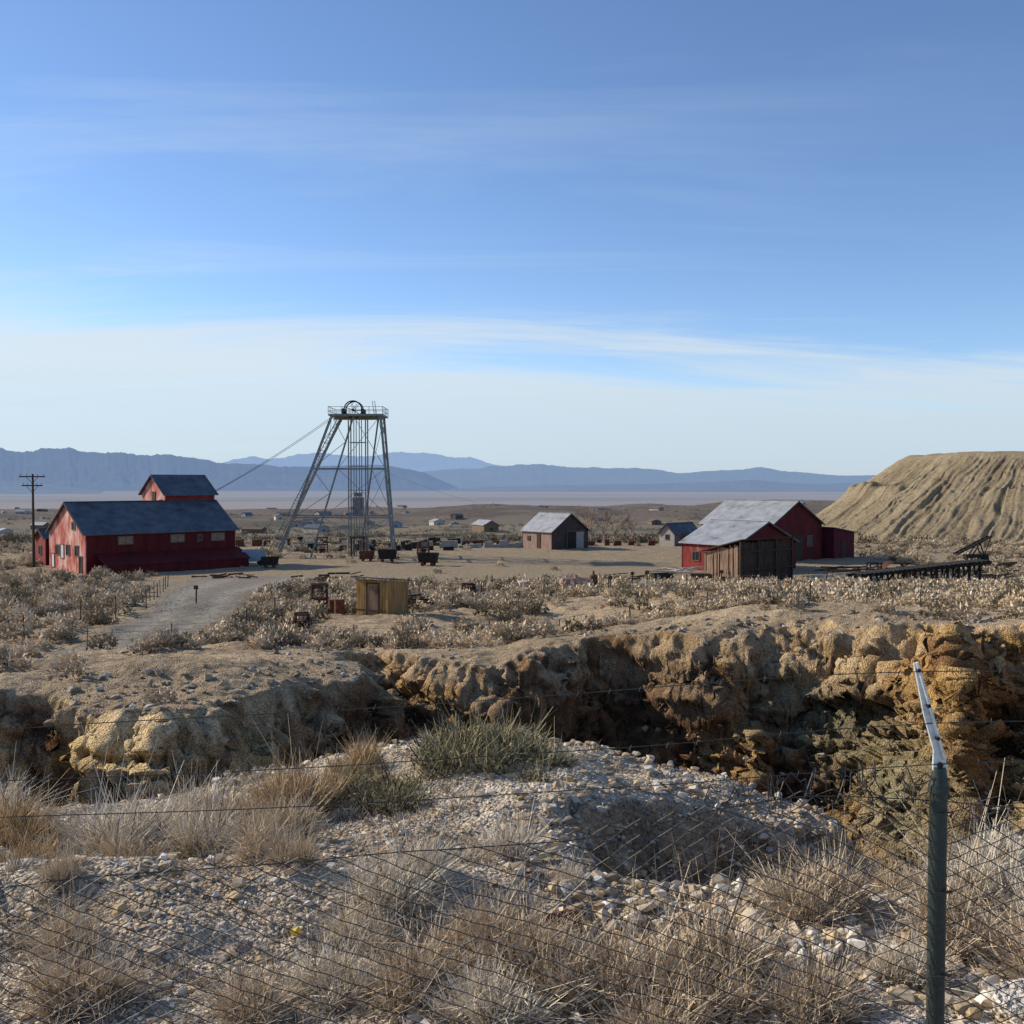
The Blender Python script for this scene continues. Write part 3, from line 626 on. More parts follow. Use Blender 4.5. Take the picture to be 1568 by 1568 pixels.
def sage_t(seed,n=170):
    r=np.random.default_rng(seed); 
    a=r.random(n)*6.28; e=np.arcsin(r.random(n)**.8*.98); rad=.5*(.6+.45*r.random(n))*(1+.22*np.sin(a*3+seed)+.15*np.sin(a*5+2*seed))
    c=np.stack([rad*np.cos(e)*np.cos(a),rad*np.cos(e)*np.sin(a),.06+rad*np.sin(e)*1.05],-1)
    d=c/np.linalg.norm(c,axis=1,keepdims=True)+r.normal(0,.6,(n,3)); d[:,2]+=.2; d/=np.linalg.norm(d,axis=1,keepdims=True)
    s=np.cross(d,r.normal(0,1,(n,3))); s/=np.linalg.norm(s,axis=1,keepdims=True)
    ln=(.06+.09*r.random(n))[:,None]; wd=(.026+.038*r.random(n))[:,None]
    V=np.stack([c-d*ln*.6-s*wd*.3,c-s*wd,c+d*ln,c+s*wd],1).reshape(-1,3)
    F=np.arange(4*n).reshape(n,4)
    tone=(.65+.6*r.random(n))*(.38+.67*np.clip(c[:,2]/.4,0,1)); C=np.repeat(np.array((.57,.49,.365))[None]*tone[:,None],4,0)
    return V,F,C
tm=[sage_t(i) for i in range(7)]
n=15000; yy=np.exp(rng.uniform(math.log(17),math.log(175),n)); xx=rng.uniform(-.7,.7,n)*yy
dens=fbm(xx*.10,yy*.10,3,4)+.24*sst(36,46,yy)
bare=((yy>92)&(yy<172)&(xx>-16)&(xx<26))|((yy>94)&(yy<128)&(xx>-34)&(xx<-14))
bld=((xx>-54)&(xx<-31)&(yy>103)&(yy<130))|((xx>15)&(xx<44)&(yy>86)&(yy<140))|((xx>-10)&(xx<-5.6)&(yy>48)&(yy<57))
mound=(xx>-16)&(xx<-3.5)&(yy>20)&(yy<37)
keep=(dens>.48+.28*rng.random(n))&(pit_sd(np.where(yy<60,xx,99),yy)<-1.1)&(near_road(xx,yy)>.3)&(~bld)&((~bare)|(rng.random(n)<.03))&((~mound)|(rng.random(n)<.06))
xx,yy=xx[keep],yy[keep]; n=len(xx); print('sage',n)
sc=rng.uniform(.4,1.25,n)*np.interp(yy,[17,38,60,170],[.6,.9,1.15,1.3])
tint=np.where((rng.random(n)<.32)[:,None],np.array((.56,.53,.45)),np.array((1.13,1.06,.98)))*rng.uniform(.7,1.25,(n,1))
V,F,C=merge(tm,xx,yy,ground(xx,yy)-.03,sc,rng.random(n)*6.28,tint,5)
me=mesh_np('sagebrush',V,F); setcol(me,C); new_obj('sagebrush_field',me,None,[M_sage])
n=6000; yy=np.exp(rng.uniform(math.log(165),math.log(1300),n)); xx=rng.uniform(-.7,.7,n)*yy
keep=fbm(xx*.02,yy*.02,3,2)>.42; xx,yy=xx[keep],yy[keep]; n=len(xx)
V,F,C=merge([sage_t(50+i,40) for i in range(4)],xx,yy,ground(xx,yy)-.1,rng.uniform(1.5,3.2,n),rng.random(n)*6.28,np.ones((n,3))*np.array((.40,.38,.34))*rng.uniform(.6,1.3,(n,1)),6)
me=mesh_np('far_scrub',V,F); setcol(me,C); new_obj('distant_scrub',me,None,[M_sage])
# ------------------------------------------------------------------ rocks (convex hulls)
def rock_t(seed,pts=11):
    r=random.Random(seed); bm=bmesh.new()
    sx,sy,sz=r.uniform(.8,1.3),r.uniform(.65,1.),r.uniform(.45,.8)
    for i in range(pts):
        v=Vector((r.gauss(0,1),r.gauss(0,1),r.gauss(0,1))).normalized()*r.uniform(.38,.55); bm.verts.new((v.x*sx,v.y*sy,v.z*sz))
    res=bmesh.ops.convex_hull(bm,input=bm.verts); bmesh.ops.delete(bm,geom=[v for v in res['geom_interior'] if isinstance(v,bmesh.types.BMVert)],context='VERTS')
    bmesh.ops.triangulate(bm,faces=bm.faces); bmesh.ops.recalc_face_normals(bm,faces=bm.faces)
    bm.verts.index_update(); V=np.array([tuple(v.co) for v in bm.verts]); F=np.array([[v.index for v in f.verts] for f in bm.faces]); bm.free()
    return V,F,np.ones((len(V),3))
def rock_cols(n,r):
    pal=np.array([(.67,.57,.44),(.56,.46,.33),(.78,.72,.61),(.42,.32,.21),(.63,.47,.27),(.38,.33,.27)])
    return pal[r.integers(0,len(pal),n)]*r.uniform(.75,1.12,(n,1))
M_rock=mat_plant('rock_material')
def scatter_rocks(name,n,pts,smin,smax,f,seed,power=3,tone=1.,lift=.1):
    r=np.random.default_rng(seed); xx,yy=f(n,r); n=len(xx)
    s=smin+(smax-smin)*r.random(n)**power
    V,F,C=merge([rock_t(seed*10+i,pts) for i in range(10)],xx,yy,ground(xx,yy)+s*lift,s,r.random(n)*6.28,rock_cols(n,r)*tone,seed)
    me=mesh_np(name,V,F); setcol(me,C); new_obj(name,me,None,[M_rock])
def f_near(n,r):
    yy=5+10.5*r.random(n)**1.3; xx=r.uniform(-.6,.6,n)*yy; k=(pit_sd(xx,yy)<3)&(fbm(xx*1.3,yy*1.3,3,2)+.3*r.random(n)>.48); return xx[k],yy[k]
scatter_rocks('gravel',80000,9,.012,.055,f_near,3,2.5)
scatter_rocks('rubble_stones',6000,14,.05,.15,f_near,4,3.5)
def f_chunk(n,r):
    yy=r.uniform(5.6,8.4,n); xx=r.uniform(.3,4.2,n); k=(pit_sd(xx,yy)<.3); return xx[k],yy[k]
scatter_rocks('chunky_stones',1500,14,.04,.18,f_chunk,8,2.6,1.0)
def f_edge(n,r):
    yy=r.uniform(6,15,n); xx=r.uniform(-.6,.6,n)*yy; s=pit_sd(xx,yy); k=(s>-.6)&(s<2.6); return xx[k],yy[k]
scatter_rocks('rim_rubble',16000,12,.03,.17,f_edge,5,3,.85,.35)
def f_far(n,r):
    yy=r.uniform(16,48,n); xx=r.uniform(-.6,.6,n)*yy; s=pit_sd(xx,yy); k=(s>-2.5)&(s<7)&(fbm(xx*.4,yy*.4,3,2)>.42); return xx[k],yy[k]
scatter_rocks('pit_rubble',14000,12,.05,.34,f_far,6,4,.6)
for (x,y,s,nm,c) in ((-1.5,7.0,.11,'yellow_rock',(.8,.55,.10)),(3.0,5.7,.5,'white_boulder',(.66,.62,.56)),(1.75,7.2,.26,'pale_boulder',(.5,.43,.33)),(2.2,5.5,.36,'white_boulder',(.62,.58,.52))):
    V,F,C=rock_t(int(s*100)+3,70 if s>.3 else 26)
    if s>.3: V=V*(1+.12*(fbm(V[:,0:1]*9+5,V[:,1:2]*9+V[:,2:3]*7+5,3,2)-.5)*2)
    me=mesh_np(nm,V*s,F); setcol(me,C*np.array(c)); o=new_obj(nm,me,None,[M_soil if s>.3 else M_rock]); o.location=(x,y,gz(x,y)+s*.12)
E=empty('rusty_steel_beam',.2,7.45,gz(.2,7.45)+.16,8); E.rotation_euler=(.1,-.12,.15)
m=MB(); m.box(-.3,.3,-.039,.039,-.006,.006); m.box(-.3,.3,-.05,-.04,-.05,.05); m.box(-.3,.3,.04,.05,-.05,.05); m.obj('i_section',mat_simple('red_rust',(.12,.03,.022),(.2,.06,.04),9,.85),E)
# ------------------------------------------------------------------ chain-link fence
FY=3.6
def ftop(x): return np.interp(x,[-8,-1.8,-1.0,-.2,.27,.73,1.07,1.5,2.2,4],[7.95,8.08,8.17,8.215,8.27,8.36,8.41,8.41,8.33,8.3])
E=empty('chain_link_fence',0,0,0)
p=.058; m=MB()
nw=int(8/p)
for i in range(nw):
    x0=-4.2+i*p; pts=[]
    for k in range(0,40):
        xx_=x0+p*((k+i)%2)
        wob=.03*(vn(xx_*2.3,k*.15,1)-.5)
        xc=xx_+wob+.02*math.sin(k*.12+xx_*2)
        pts.append((xc,FY+.006*((k%2)*2-1)+.05*(float(vn(xx_*1.1,k*.05,2))-.5)+.02*math.sin(xx_*2),float(ftop(xx_))-k*p*.5+.03*(float(vn(xx_*1.7,k*.1,4))-.5)))
    m.poly(pts,.0021)
m.obj('mesh',M_wire,E)
m=MB(); rnd=random.Random(5)
m.poly([(x,FY+.01,float(ftop(x))-.03-.01*math.sin(x*5)) for x in np.linspace(-4.2,3.9,60)],.0025)
for i in range(18):
    x=rnd.uniform(.7,1.42); z=float(ftop(x)); a=rnd.uniform(-1,1); pts=[(x+a*.09*t+.02*math.sin(t*4+i),FY+.02*math.sin(t*3),z-.05+.14*rnd.uniform(.4,1.1)*math.sin(t*1.8)) for t in np.linspace(0,1.4,7)]
    m.poly(pts,.0024)
m.obj('loose_wire_ends',M_wire,E)
def catw(pts,r=.0020,barb=.13):
    xs=np.linspace(pts[0][0],pts[-1][0],140); zs=np.interp(xs,[a[0] for a in pts],[a[1] for a in pts])
    k=np.ones(21)/21; zs=np.convolve(np.pad(zs,10,'edge'),k,'valid')
    L=[(x,FY+.01*math.sin(x*3),z) for x,z in zip(xs,zs)]
    m.poly(L,r)
    x=pts[0][0]
    while x<pts[-1][0]:
        z=float(np.interp(x,xs,zs)); m.beam((x-.004,FY-.006,z-.008),(x+.004,FY+.006,z+.008),.0009,n=3); x+=barb*random.uniform(.8,1.2)
m=MB()
catw([(-5,8.4),(-1.35,8.655),(-.5,8.70),(.5,8.77),(1.0,8.81),(1.425,8.86),(2.5,8.80),(4,8.78)])
catw([(-5,8.35),(-1.8,8.44),(-1.1,8.46),(-.2,8.53),(.6,8.56),(1.0,8.60),(1.46,8.69),(2.5,8.62),(4,8.6)])
catw([(-5,8.2),(-1.8,8.31),(-.9,8.335),(-.2,8.39),(.6,8.42),(1.1,8.46),(1.5,8.54),(2.5,8.5),(4,8.5)])
m.obj('barbed_wires',M_wire,E)
def fpost(xp,tag):
    zb=gz(xp,FY)-.3
    m=MB(); m.beam((xp-.003,FY,zb),(xp+.002,FY,8.40),.031,n=24); m.beam((xp+.002,FY,8.40),(xp+.004,FY,8.425),.036,.036,n=24); m.beam((xp+.004,FY,8.425),(xp+.004,FY,8.49),.034,.022,n=24)
    o=m.obj('post'+tag,M_green,E)
    m=MB()
    prof=[(xp+.025,8.43),(xp+.03,8.50),(xp+.012,8.56),(xp-.025,8.68),(xp-.075,8.865),(xp-.092,8.86),(xp-.055,8.68),(xp-.018,8.55),(xp-.02,8.49),(xp-.018,8.43)]
    m.prism([(a,FY-.006,b) for a,b in prof],(0,.012,0))
    m.beam((xp+.018,FY-.012,8.52),(xp-.084,FY-.012,8.865),.006,n=6)
    m.obj('barb_arm'+tag,M_galv,E)
    m=MB(); m.beam((xp+.003,FY-.013,8.50),(xp+.003,FY-.0065,8.50),.010,n=12)
    for t in (.2,.55,.93): m.beam((xp+.01-.095*t,FY-.02,8.53+.33*t),(xp+.01-.095*t,FY+.013,8.53+.33*t),.007,n=8)
    m.obj('arm_bolts'+tag,M_black,E)
    m=MB()
    for zt_ in (8.33,8.05,7.75): m.beam((xp-.04,FY-.034,zt_),(xp+.04,FY-.033,zt_+.01),.003,n=5); m.beam((xp+.04,FY-.033,zt_+.01),(xp+.05,FY+.01,zt_-.02),.003,n=5)
    m.obj('tie_wires'+tag,M_wire,E)
fpost(1.51,''); fpost(-2.6,'_left')
# ------------------------------------------------------------------ site fences
def site_fence(name,pts,step,h,r=.035,mat=M_pole):
    E=empty(name,pts[0][0],pts[0][1],gz(*pts[0])); ox,oy,oz=E.location
    P_=[]; 
    for (a,b) in zip(pts[:-1],pts[1:]):
        L=math.hypot(b[0]-a[0],b[1]-a[1]); k=max(1,int(L/step))
        for i in range(k): P_.append((a[0]+(b[0]-a[0])*i/k,a[1]+(b[1]-a[1])*i/k))
    P_.append(pts[-1]); m=MB(); w=MB(); tops=[]
    for (x,y) in P_:
        z=gz(x,y); lx,ly=random.uniform(-.06,.06),random.uniform(-.05,.05); hh=h*random.uniform(.92,1.06)
        m.beam((x-ox,y-oy,z-oz-.2),(x-ox+lx,y-oy+ly,z-oz+hh),r*random.uniform(.8,1.3),n=6); tops.append((x-ox,y-oy,z-oz))
    for (a,b) in zip(tops[:-1],tops[1:]):
        for f in (.45,.75,.98): w.beam((a[0],a[1],a[2]+h*f),(b[0],b[1],b[2]+h*f),.006,n=3)
    m.obj('posts',mat,E); w.obj('wires',M_wire,E)
site_fence('wire_fence',[(-24,40),(-14.5,43.5),(-10,46),(-4,44.5),(2,44),(8,42),(16,40),(26,39)],3.0,1.0,.022)
site_fence('wire_fence',[(-22,52),(-21.5,60),(-25,72),(-29,86)],3.5,1.2,.03)
site_fence('wire_fence',[(-13,50),(-12.5,60),(-6,66),(6,64),(12,70),(22,76),(40,74)],3.5,1.25)
site_fence('wire_fence',[(-32,57),(-30,49),(-22,46)],3.,1.2,.03)
# ------------------------------------------------------------------ site objects
def zg(x,y): return gz(x,y)
E=empty('wooden_shack',-8.3,54.6,zg(-7.6,55)-.05,-30)
m=MB(); m.box(.05,1.95,.05,1.75,-.3,1.75); m.obj('inner',M_black,E)
m=MB(); x=0
while x<1.98: m.box(x,x+.17,-.03,.02,-.25,2.02-random.uniform(0,.04)); m.box(x,x+.17,1.75,1.8,-.25,1.8); x+=.19
m.obj('plank_walls',M_woody,E)
m=MB(); y=0.03
while y<1.7: m.box(-.03,.02,y,y+.16,-.25,2.0-.1*y); m.box(1.97,2.02,y,y+.16,-.25,2.0-.1*y); y+=.18
m.obj('plank_sides',M_woody,E)
m=MB(); m.prism([(-.2,-.3,2.12),(-.2,2.0,1.85),(-.2,2.0,1.92),(-.2,-.3,2.19)],(2.4,0,0)); m.obj('roof',M_roof,E)
m=MB(); m.box(.75,1.45,-.06,-.035,-.2,1.7); m.obj('door',M_wood,E)
m=MB(); m.box(.66,.74,-.08,-.035,-.2,1.8); m.box(1.46,1.54,-.08,-.035,-.2,1.8); m.box(.66,1.54,-.08,-.035,1.81,1.88); m.box(0,2,-.11,-.082,.35,.45); m.obj('door_frame_and_batten',M_woodd,E)
def gallows(name,x,y,h,w,mat):
    E=empty(name,x,y,zg(x,y)-.05,15); m=MB()
    for xx in (-w/2,w/2):
        for yy in (-.4,.4): m.beam((xx,yy,-.1),(xx*.8,yy*.6,h),.08)
    for z in (.5,h*.55,h): m.beam((-w/2,-.35,z),(w/2,-.35,z),.07); m.beam((-w/2,.35,z),(w/2,.35,z),.07)
    m.beam((-w/2,-.35,.1),(w/2,-.35,h),.05); m.obj('frame',mat,E)
    m=MB(); pts=[(.45*math.cos(t),-.45,h*.6+.45*math.sin(t)) for t in np.linspace(0,6.283,15)]; 
    for a,b in zip(pts[:-1],pts[1:]): m.beam(a,b,.05)
    for i in range(0,14,3): m.beam((0,-.45,h*.6),pts[i],.03)
    m.box(-w*.25,w*.25,-.3,.3,.0,.7); m.obj('flywheel_and_base',M_rust,E); return E
gallows('stamp_mill_frame',-11.5,61,1.9,1.0,M_woodd)
gallows('iron_crusher',-10.2,49.5,1.0,.7,M_black)
gallows('winch_frame',-13.4,70,1.2,.9,M_black)
gallows('gas_engine',-3.2,75,.9,.9,M_black); gallows('gas_engine',-16.2,88,1.0,.9,M_black); gallows('hoist_frame',18.4,80,1.0,1.2,M_woodd); gallows('pump_frame',-26,140,2.2,1.6,M_black); gallows('pump_frame',-12,138,1.6,1.6,M_rust); gallows('drill_stand',34,96,1.7,1.4,M_black)
def ore_cart(x,y,ang,mat=M_black,s=1):
    E=empty('ore_cart',x,y,zg(x,y),ang); m=MB()
    a=[(-.9,-.5,.45),(.9,-.5,.45),(.9,.5,.45),(-.9,.5,.45)]; b=[(-1.05,-.62,1.35),(1.05,-.62,1.35),(1.05,.62,1.35),(-1.05,.62,1.35)]
    bi=[(q_[0]*.93,q_[1]*.9,1.35) for q_ in b]; ai=[(q_[0]*.9,q_[1]*.85,.6) for q_ in a]
    m.add([tuple(c*s for c in p_) for p_ in a+b+bi+ai],[(3,2,1,0)]+[(i,(i+1)%4,4+(i+1)%4,4+i) for i in range(4)]+[(4+i,4+(i+1)%4,8+(i+1)%4,8+i) for i in range(4)]+[(8+i,8+(i+1)%4,12+(i+1)%4,12+i) for i in range(4)]+[(12,13,14,15)])
    m.obj('tub',mat,E); m=MB(); m.box(-1.1*s,1.1*s,-.12*s,.12*s,.32*s,.44*s)
    for xx in (-.5,.5):
        for yy in (-.45,.45): m.beam((xx*s,(yy-.04)*s,.2*s),(xx*s,(yy+.04)*s,.2*s),.2*s,n=14)
        m.beam((xx*s,-.45*s,.2*s),(xx*s,.45*s,.2*s),.04*s,n=6)
    m.obj('wheels_and_frame',M_rust,E)
ore_cart(-14.9,122,10,s=1.1); ore_cart(-9.6,117,-8,s=1.1); ore_cart(-17.6,124,5,M_rust,.9); ore_cart(12.6,86,12,M_black,.8); ore_cart(-27,114,20,M_black,.9)
ore_cart(14.8,80,-5,M_rust,.8)
E=empty('rusted_tank',4.9,78,zg(4.9,78)+.6,6); m=MB(); m.beam((-1.1,0,0),(1.1,0,0),.5,n=20); m.beam((-1.25,0,0),(-1.1,0,0),.3,.5,n=20); m.beam((1.1,0,0),(1.25,0,0),.5,.3,n=20); m.beam((0,0,.45),(0,0,.7),.12,n=10)
m.obj('shell',mat_simple('faded_rust_tank',(.26,.13,.10),(.42,.27,.21),2,.8),E); m=MB(); m.box(-.8,-.6,-.4,.4,-.7,-.2); m.box(.6,.8,-.4,.4,-.7,-.2); m.obj('saddles',M_woodd,E)
E=empty('upright_boiler',6.3,79,zg(6.3,79),0); m=MB(); m.beam((0,0,0),(0,0,1.1),.33,n=16); m.beam((0,0,1.1),(0,0,1.25),.33,.12,n=16); m.beam((0,0,1.25),(0,0,1.5),.08,n=8); m.obj('body',M_rust,E)
E=empty('white_equipment_box',.9,82,zg(.9,82)+.1,12); m=MB(); m.box(-.35,.35,-.3,.3,.1,.6); m.box(-.4,.4,-.35,.35,.6,.66); m.box(-.3,-.2,-.2,.2,-.15,.1); m.box(.2,.3,-.2,.2,-.15,.1); m.obj('cabinet',M_white,E)
E=empty('blue_compressor_trailer',-29.6,117,zg(-29.6,117),20); m=MB(); m.box(-1.6,1.4,-.7,.7,.5,1.5); m.prism([(-1.5,-.6,1.51),(1.3,-.6,1.51),(1.0,-.6,1.85),(-1.2,-.6,1.85)],(0,1.2,0)); m.beam((1.4,0,.5),(2.6,0,.4),.06); m.obj('housing',M_blue,E)
m=MB(); 
for xx in (-.9,.8):
    for yy in (-.8,.8): m.beam((xx,yy-.1,.35),(xx,yy+.1,.35),.35,n=16)
m.obj('wheels',M_black,E)
E=empty('timber_trestle',27.9,80,zg(30,81)+.45,6); m=MB(); rnd=random.Random(8)
for i in range(11):
    x=i*.9; h=.75+.09*i
    m.beam((x-.25,-.6,-1.6),(x,-.5,h),.11); m.beam((x+.2,.6,-1.6),(x,.5,h),.11); m.beam((x,-.9,h),(x,.9,h),.13)
    if i<10: m.beam((x,-.5,-.6),(x+.9,-.5,h),.07)
m.beam((-1.5,-.6,.55),(9.8,-.6,1.6),.17); m.beam((-1.5,.6,.55),(9.8,.6,1.6),.17)
for i in range(28): x=-1+i*.38; m.box(x,x+.24,-.9,.9,.82+.094*x,.89+.094*x)
m.obj('bents_and_deck',M_black,E)
E=empty('conveyor_loader',55.5,122,zg(55,122),15); E.scale=(.85,.85,.85); m=MB()
m.beam((-3.2,0,1.2),(2.4,0,3.6),.16); m.beam((-3.2,.8,1.2),(2.4,.8,3.6),.16)
for i in range(9): t=i/8; m.beam((-3.2+5.6*t,0,1.2+2.4*t),(-3.2+5.6*t,.8,1.2+2.4*t),.08)
m.beam((-1.5,0,0),(0.6,0,2.8),.1); m.beam((1.6,0,0),(.4,0,2.8),.1); m.beam((-1.5,.8,0),(0.6,.8,2.8),.1); m.beam((1.6,.8,0),(.4,.8,2.8),.1); m.box(-1.6,1.8,-.2,1.0,.4,1.1); m.beam((1.2,.4,0),(2.9,.4,4.4),.07)
for xx in (-1.2,1.3): m.beam((xx,-.35,.45),(xx,-.1,.45),.45,n=14)
m.obj('frame',M_black,E)
E=empty('steel_culvert_arch',36.8,98,zg(36.8,98)+.5,-10); m=MB()
for y0 in (0,.6,1.2,1.8): 
    pts=[(1.1*math.cos(t),y0,1.1*math.sin(t)) for t in np.linspace(0,math.pi,14)]
    for a,b in zip(pts[:-1],pts[1:]): m.add([a,b,(b[0],b[1]+.6,b[2]),(a[0],a[1]+.6,a[2])],[(0,1,2,3)]); m.beam(a,b,.05)
m.box(-1.2,-1.0,0,2.4,-.6,0); m.box(1.0,1.2,0,2.4,-.6,0); m.obj('arch',M_rust,E)
def pile(name,x,y,n,L,mat,spread=1.5,seed=0):
    E=empty(name,x,y,zg(x,y)); r=random.Random(seed); m=MB()
    for i in range(n):
        cx,cy=r.uniform(-spread,spread),r.uniform(-spread*.7,spread*.7); a=r.gauss(.1,.5); l=r.uniform(.4,1)*L/2; z=r.uniform(.0,.5)
        m.beam((cx-l*math.cos(a),cy-l*math.sin(a),z),(cx+l*math.cos(a),cy+l*math.sin(a),z+r.uniform(-.1,.25)),r.uniform(.05,.13))
    m.obj('pieces',mat,E)
pile('lumber_pile',12.5,78,22,3.5,M_woodp,2.2,1); pile('lumber_pile',27,84,20,3,M_woodp,3,2); pile('scrap_timber_pile',35,88,44,3.5,M_woodd,4,3); pile('scrap_iron_pile',-3,70,16,2,M_rust,2,4)
pile('scrap_timber_pile',-5.5,60,14,2,M_woodd,1.2,5); pile('lumber_pile',17,106,18,3,M_woodp,2,6); pile('scrap_timber_pile',43,94,36,3,M_woodd,4,7); pile('lumber_pile',31,95,26,4,M_woodp,3,8); pile('scrap_iron_pile',-28,100,14,2,M_rust,3,9)
pile('scrap_timber_pile',12,95,16,2.4,M_woodd,3,10); pile('scrap_iron_pile',22,82,14,2,M_rust,2,11); pile('scrap_timber_pile',48,108,40,3.5,M_woodd,7,12); pile('scrap_timber_pile',38,106,36,3.5,M_woodd,5,13); pile('scrap_iron_pile',30,77,26,2.4,M_black,4,14); pile('scrap_timber_pile',-17,96,16,2.4,M_woodd,3,15); pile('scrap_iron_pile',-6,67,20,2,M_black,2,16); pile('scrap_timber_pile',44,84,30,3,M_woodd,4,17)
def blocks(name,x0,y0,x1,y1,n,mat,seed):
    r=random.Random(seed); E=empty(name,x0,y0,zg(x0,y0)); m=MB()
    for i in range(n):
        t=(i+r.uniform(-.3,.3))/n; x=(x1-x0)*t; y=(y1-y0)*t; w=r.uniform(.3,.9); h=r.uniform(.4,1.2); z=zg(x0+x,y0+y)-zg(x0,y0)
        m.prism([(x-w,y,z-.2),(x+w,y,z-.2),(x+w*.9,y,z+h),(x-w*.85,y,z+h*.9)],(0,r.uniform(.5,1),0))
    m.obj('blocks',mat,E)
blocks('concrete_blocks',-14,150,2,152,14,M_conc,1); blocks('rusted_machinery_row',-12,156,26,160,16,M_rust,2); blocks('ore_barrel_row',-24,146,-13,150,8,M_woodd,3); blocks('stone_blocks',-34,150,-22,154,7,M_woodp,5); blocks('rusted_machinery_row',-62,150,-30,158,14,M_rust,6); blocks('machinery_row',-40,175,30,190,26,M_woodd,7); blocks('machinery_row',-36,165,-4,168,14,M_black,8); blocks('rusted_machinery_row',-30,143,-6,145,9,M_black,9)
for (x,y) in ((-9.5,56.2),(-9.9,56.6)):
    E=empty('oil_barrel',x,y,zg(x,y)); m=MB(); m.beam((0,0,0),(0,0,.88),.29,n=18)
    for z in (.02,.3,.58,.86): m.beam((0,0,z-.015),(0,0,z+.015),.305,n=18)
    m.obj('drum',M_rust,E)
for (x,y,h) in ((17.0,83,1.4),(9.4,80,1.3),(8.7,66,1.5),(24,78,1.6),(38,70,1.5),(-19.5,63,1.2),(6.9,72,1.2),(13.0,63,1.1)):
    E=empty('marker_post',x,y,zg(x,y)); m=MB(); m.beam((0,0,-.2),(.04,0,h),.05,n=6); m.box(-.12,.16,-.08,-.055,h-.26,h-.02); m.obj('post_and_plate',M_pole,E)
# ------------------------------------------------------------------ bare trees
mat_tree=mat_simple('pale_bark',(.26,.20,.15),(.40,.32,.25),5,.9)
def bare_tree(x,y,h,seed):
    r=random.Random(seed); E=empty('bare_tree',x,y,zg(x,y)); m=MB()
    def grow(p,d,L,rad,dep):
        q_=p+d*L; m.beam(p,q_,rad,rad*.65,n=3 if dep>1 else 6,caps=False)
        if dep>=5: return
        for i in range(3 if dep else 4):
            nd=d+np.array((r.gauss(0,.42),r.gauss(0,.42),r.gauss(.12,.2))); nd/=np.linalg.norm(nd); grow(p+d*L*r.uniform(.5,1),nd,L*r.uniform(.6,.8),rad*.66,dep+1)
    grow(np.array((0,0,-.2)),np.array((0,0,1.)),h*.34,.16,0)
    m.obj('trunk_and_branches',mat_tree,E)
for i,(x,y,h) in enumerate(((12.4,172,8.5),(15.6,174,7.5),(18.0,180,7.0),(13.8,178,7.2),(22,186,6),(54,185,5))): bare_tree(x,y,h,i)
# ------------------------------------------------------------------ distant town
cols=[M_conc,M_woodp,M_brown,M_blue,M_brown,M_wood]
def house_mesh(i):
    r=random.Random(i); L,W,h,rg=r.uniform(9,16),r.uniform(6,9),r.uniform(2.6,3.6),r.uniform(1.2,2.2)
    m=MB(); m.box(-L/2,L/2,-W/2,W/2,-2,h); m.prism([(-L/2,-W/2,h),(-L/2,W/2,h),(-L/2,0,h+rg)],(L,0,0)); return m,L,W,h,rg
hr=random.Random(77); cache={}
for i in range(105):
    if i<75: b=hr.uniform(-.52,-.10); y=hr.uniform(480,1700)
    else: b=hr.uniform(-.12,.42); y=hr.uniform(480,1100)
    x=b*y; z=zg(x,y); key=i%8
    E=empty('distant_house',x,y,z,hr.uniform(0,180)); s_=hr.uniform(.45,.95); E.scale=(s_,)*3
    if key not in cache:
        mm,L,W,h,rg=house_mesh(key); a=mm.obj('walls',cols[key%6],E)
        m2=MB(); m2.prism([(-L/2-.4,-W/2-.5,h-.2),(-L/2-.4,0,h+rg+.05),(-L/2-.4,0,h+rg+.3),(-L/2-.4,-W/2-.5,h+.05)],(L+.8,0,0)); m2.prism([(-L/2-.4,W/2+.5,h-.2),(-L/2-.4,.01,h+rg+.05),(-L/2-.4,.01,h+rg+.3),(-L/2-.4,W/2+.5,h+.05)],(L+.8,0,0)); b_=m2.obj('roof',[M_roof,M_roofl,M_brown,M_roof][key%4],E)
        m3=MB(); 
        for k in (-.3,.05,.32): m3.box(L*k-.6,L*k+.6,-W/2-.05,-W/2-.01,.9,2.1)
        m3.box(-L/2-.05,-L/2-.01,-.6,.6,.9,2.1); c_=m3.obj('windows',M_glass,E); cache[key]=(a.data,b_.data,c_.data)
    else:
        for nm,d in zip(('walls','roof','windows'),cache[key]): new_obj(nm,d,E)
# ------------------------------------------------------------------ light, world, camera
el=math.radians(27); az=math.radians(-67)
sd_=np.array((math.sin(az)*math.cos(el),math.cos(az)*math.cos(el),math.sin(el)))
L=bpy.data.lights.new('sun','SUN'); L.energy=5.0; L.angle=math.radians(.5); L.color=(1,.88,.70); o=bpy.data.objects.new('sun',L); S.collection.objects.link(o)
o.rotation_euler=Vector(sd_).to_track_quat('Z','Y').to_euler(); o.location=(-30,20,40)
W=bpy.data.worlds.new('World'); S.world=W; W.use_nodes=True; t=W.node_tree; t.nodes.clear()
def wn(typ,**kw):
    nd=t.nodes.new(typ)
    for k,v in kw.items():
        if k in nd.inputs.keys(): nd.inputs[k].default_value=v
        else: setattr(nd,k,v)
    return nd
def mth(op,a,b=None,c=None,clamp=False):
    nd=wn('ShaderNodeMath',operation=op); nd.use_clamp=clamp
    for i,v in enumerate((a,b,c)):
        if v is None: continue
        if isinstance(v,(int,float)): nd.inputs[i].default_value=v
        else: t.links.new(v,nd.inputs[i])
    return nd.outputs[0]
sky=wn('ShaderNodeTexSky',sky_type='NISHITA'); sky.sun_disc=False; sky.sun_elevation=el; sky.sun_rotation=az; sky.altitude=1800; sky.air_density=1.0; sky.dust_density=.4; sky.ozone_density=2.0
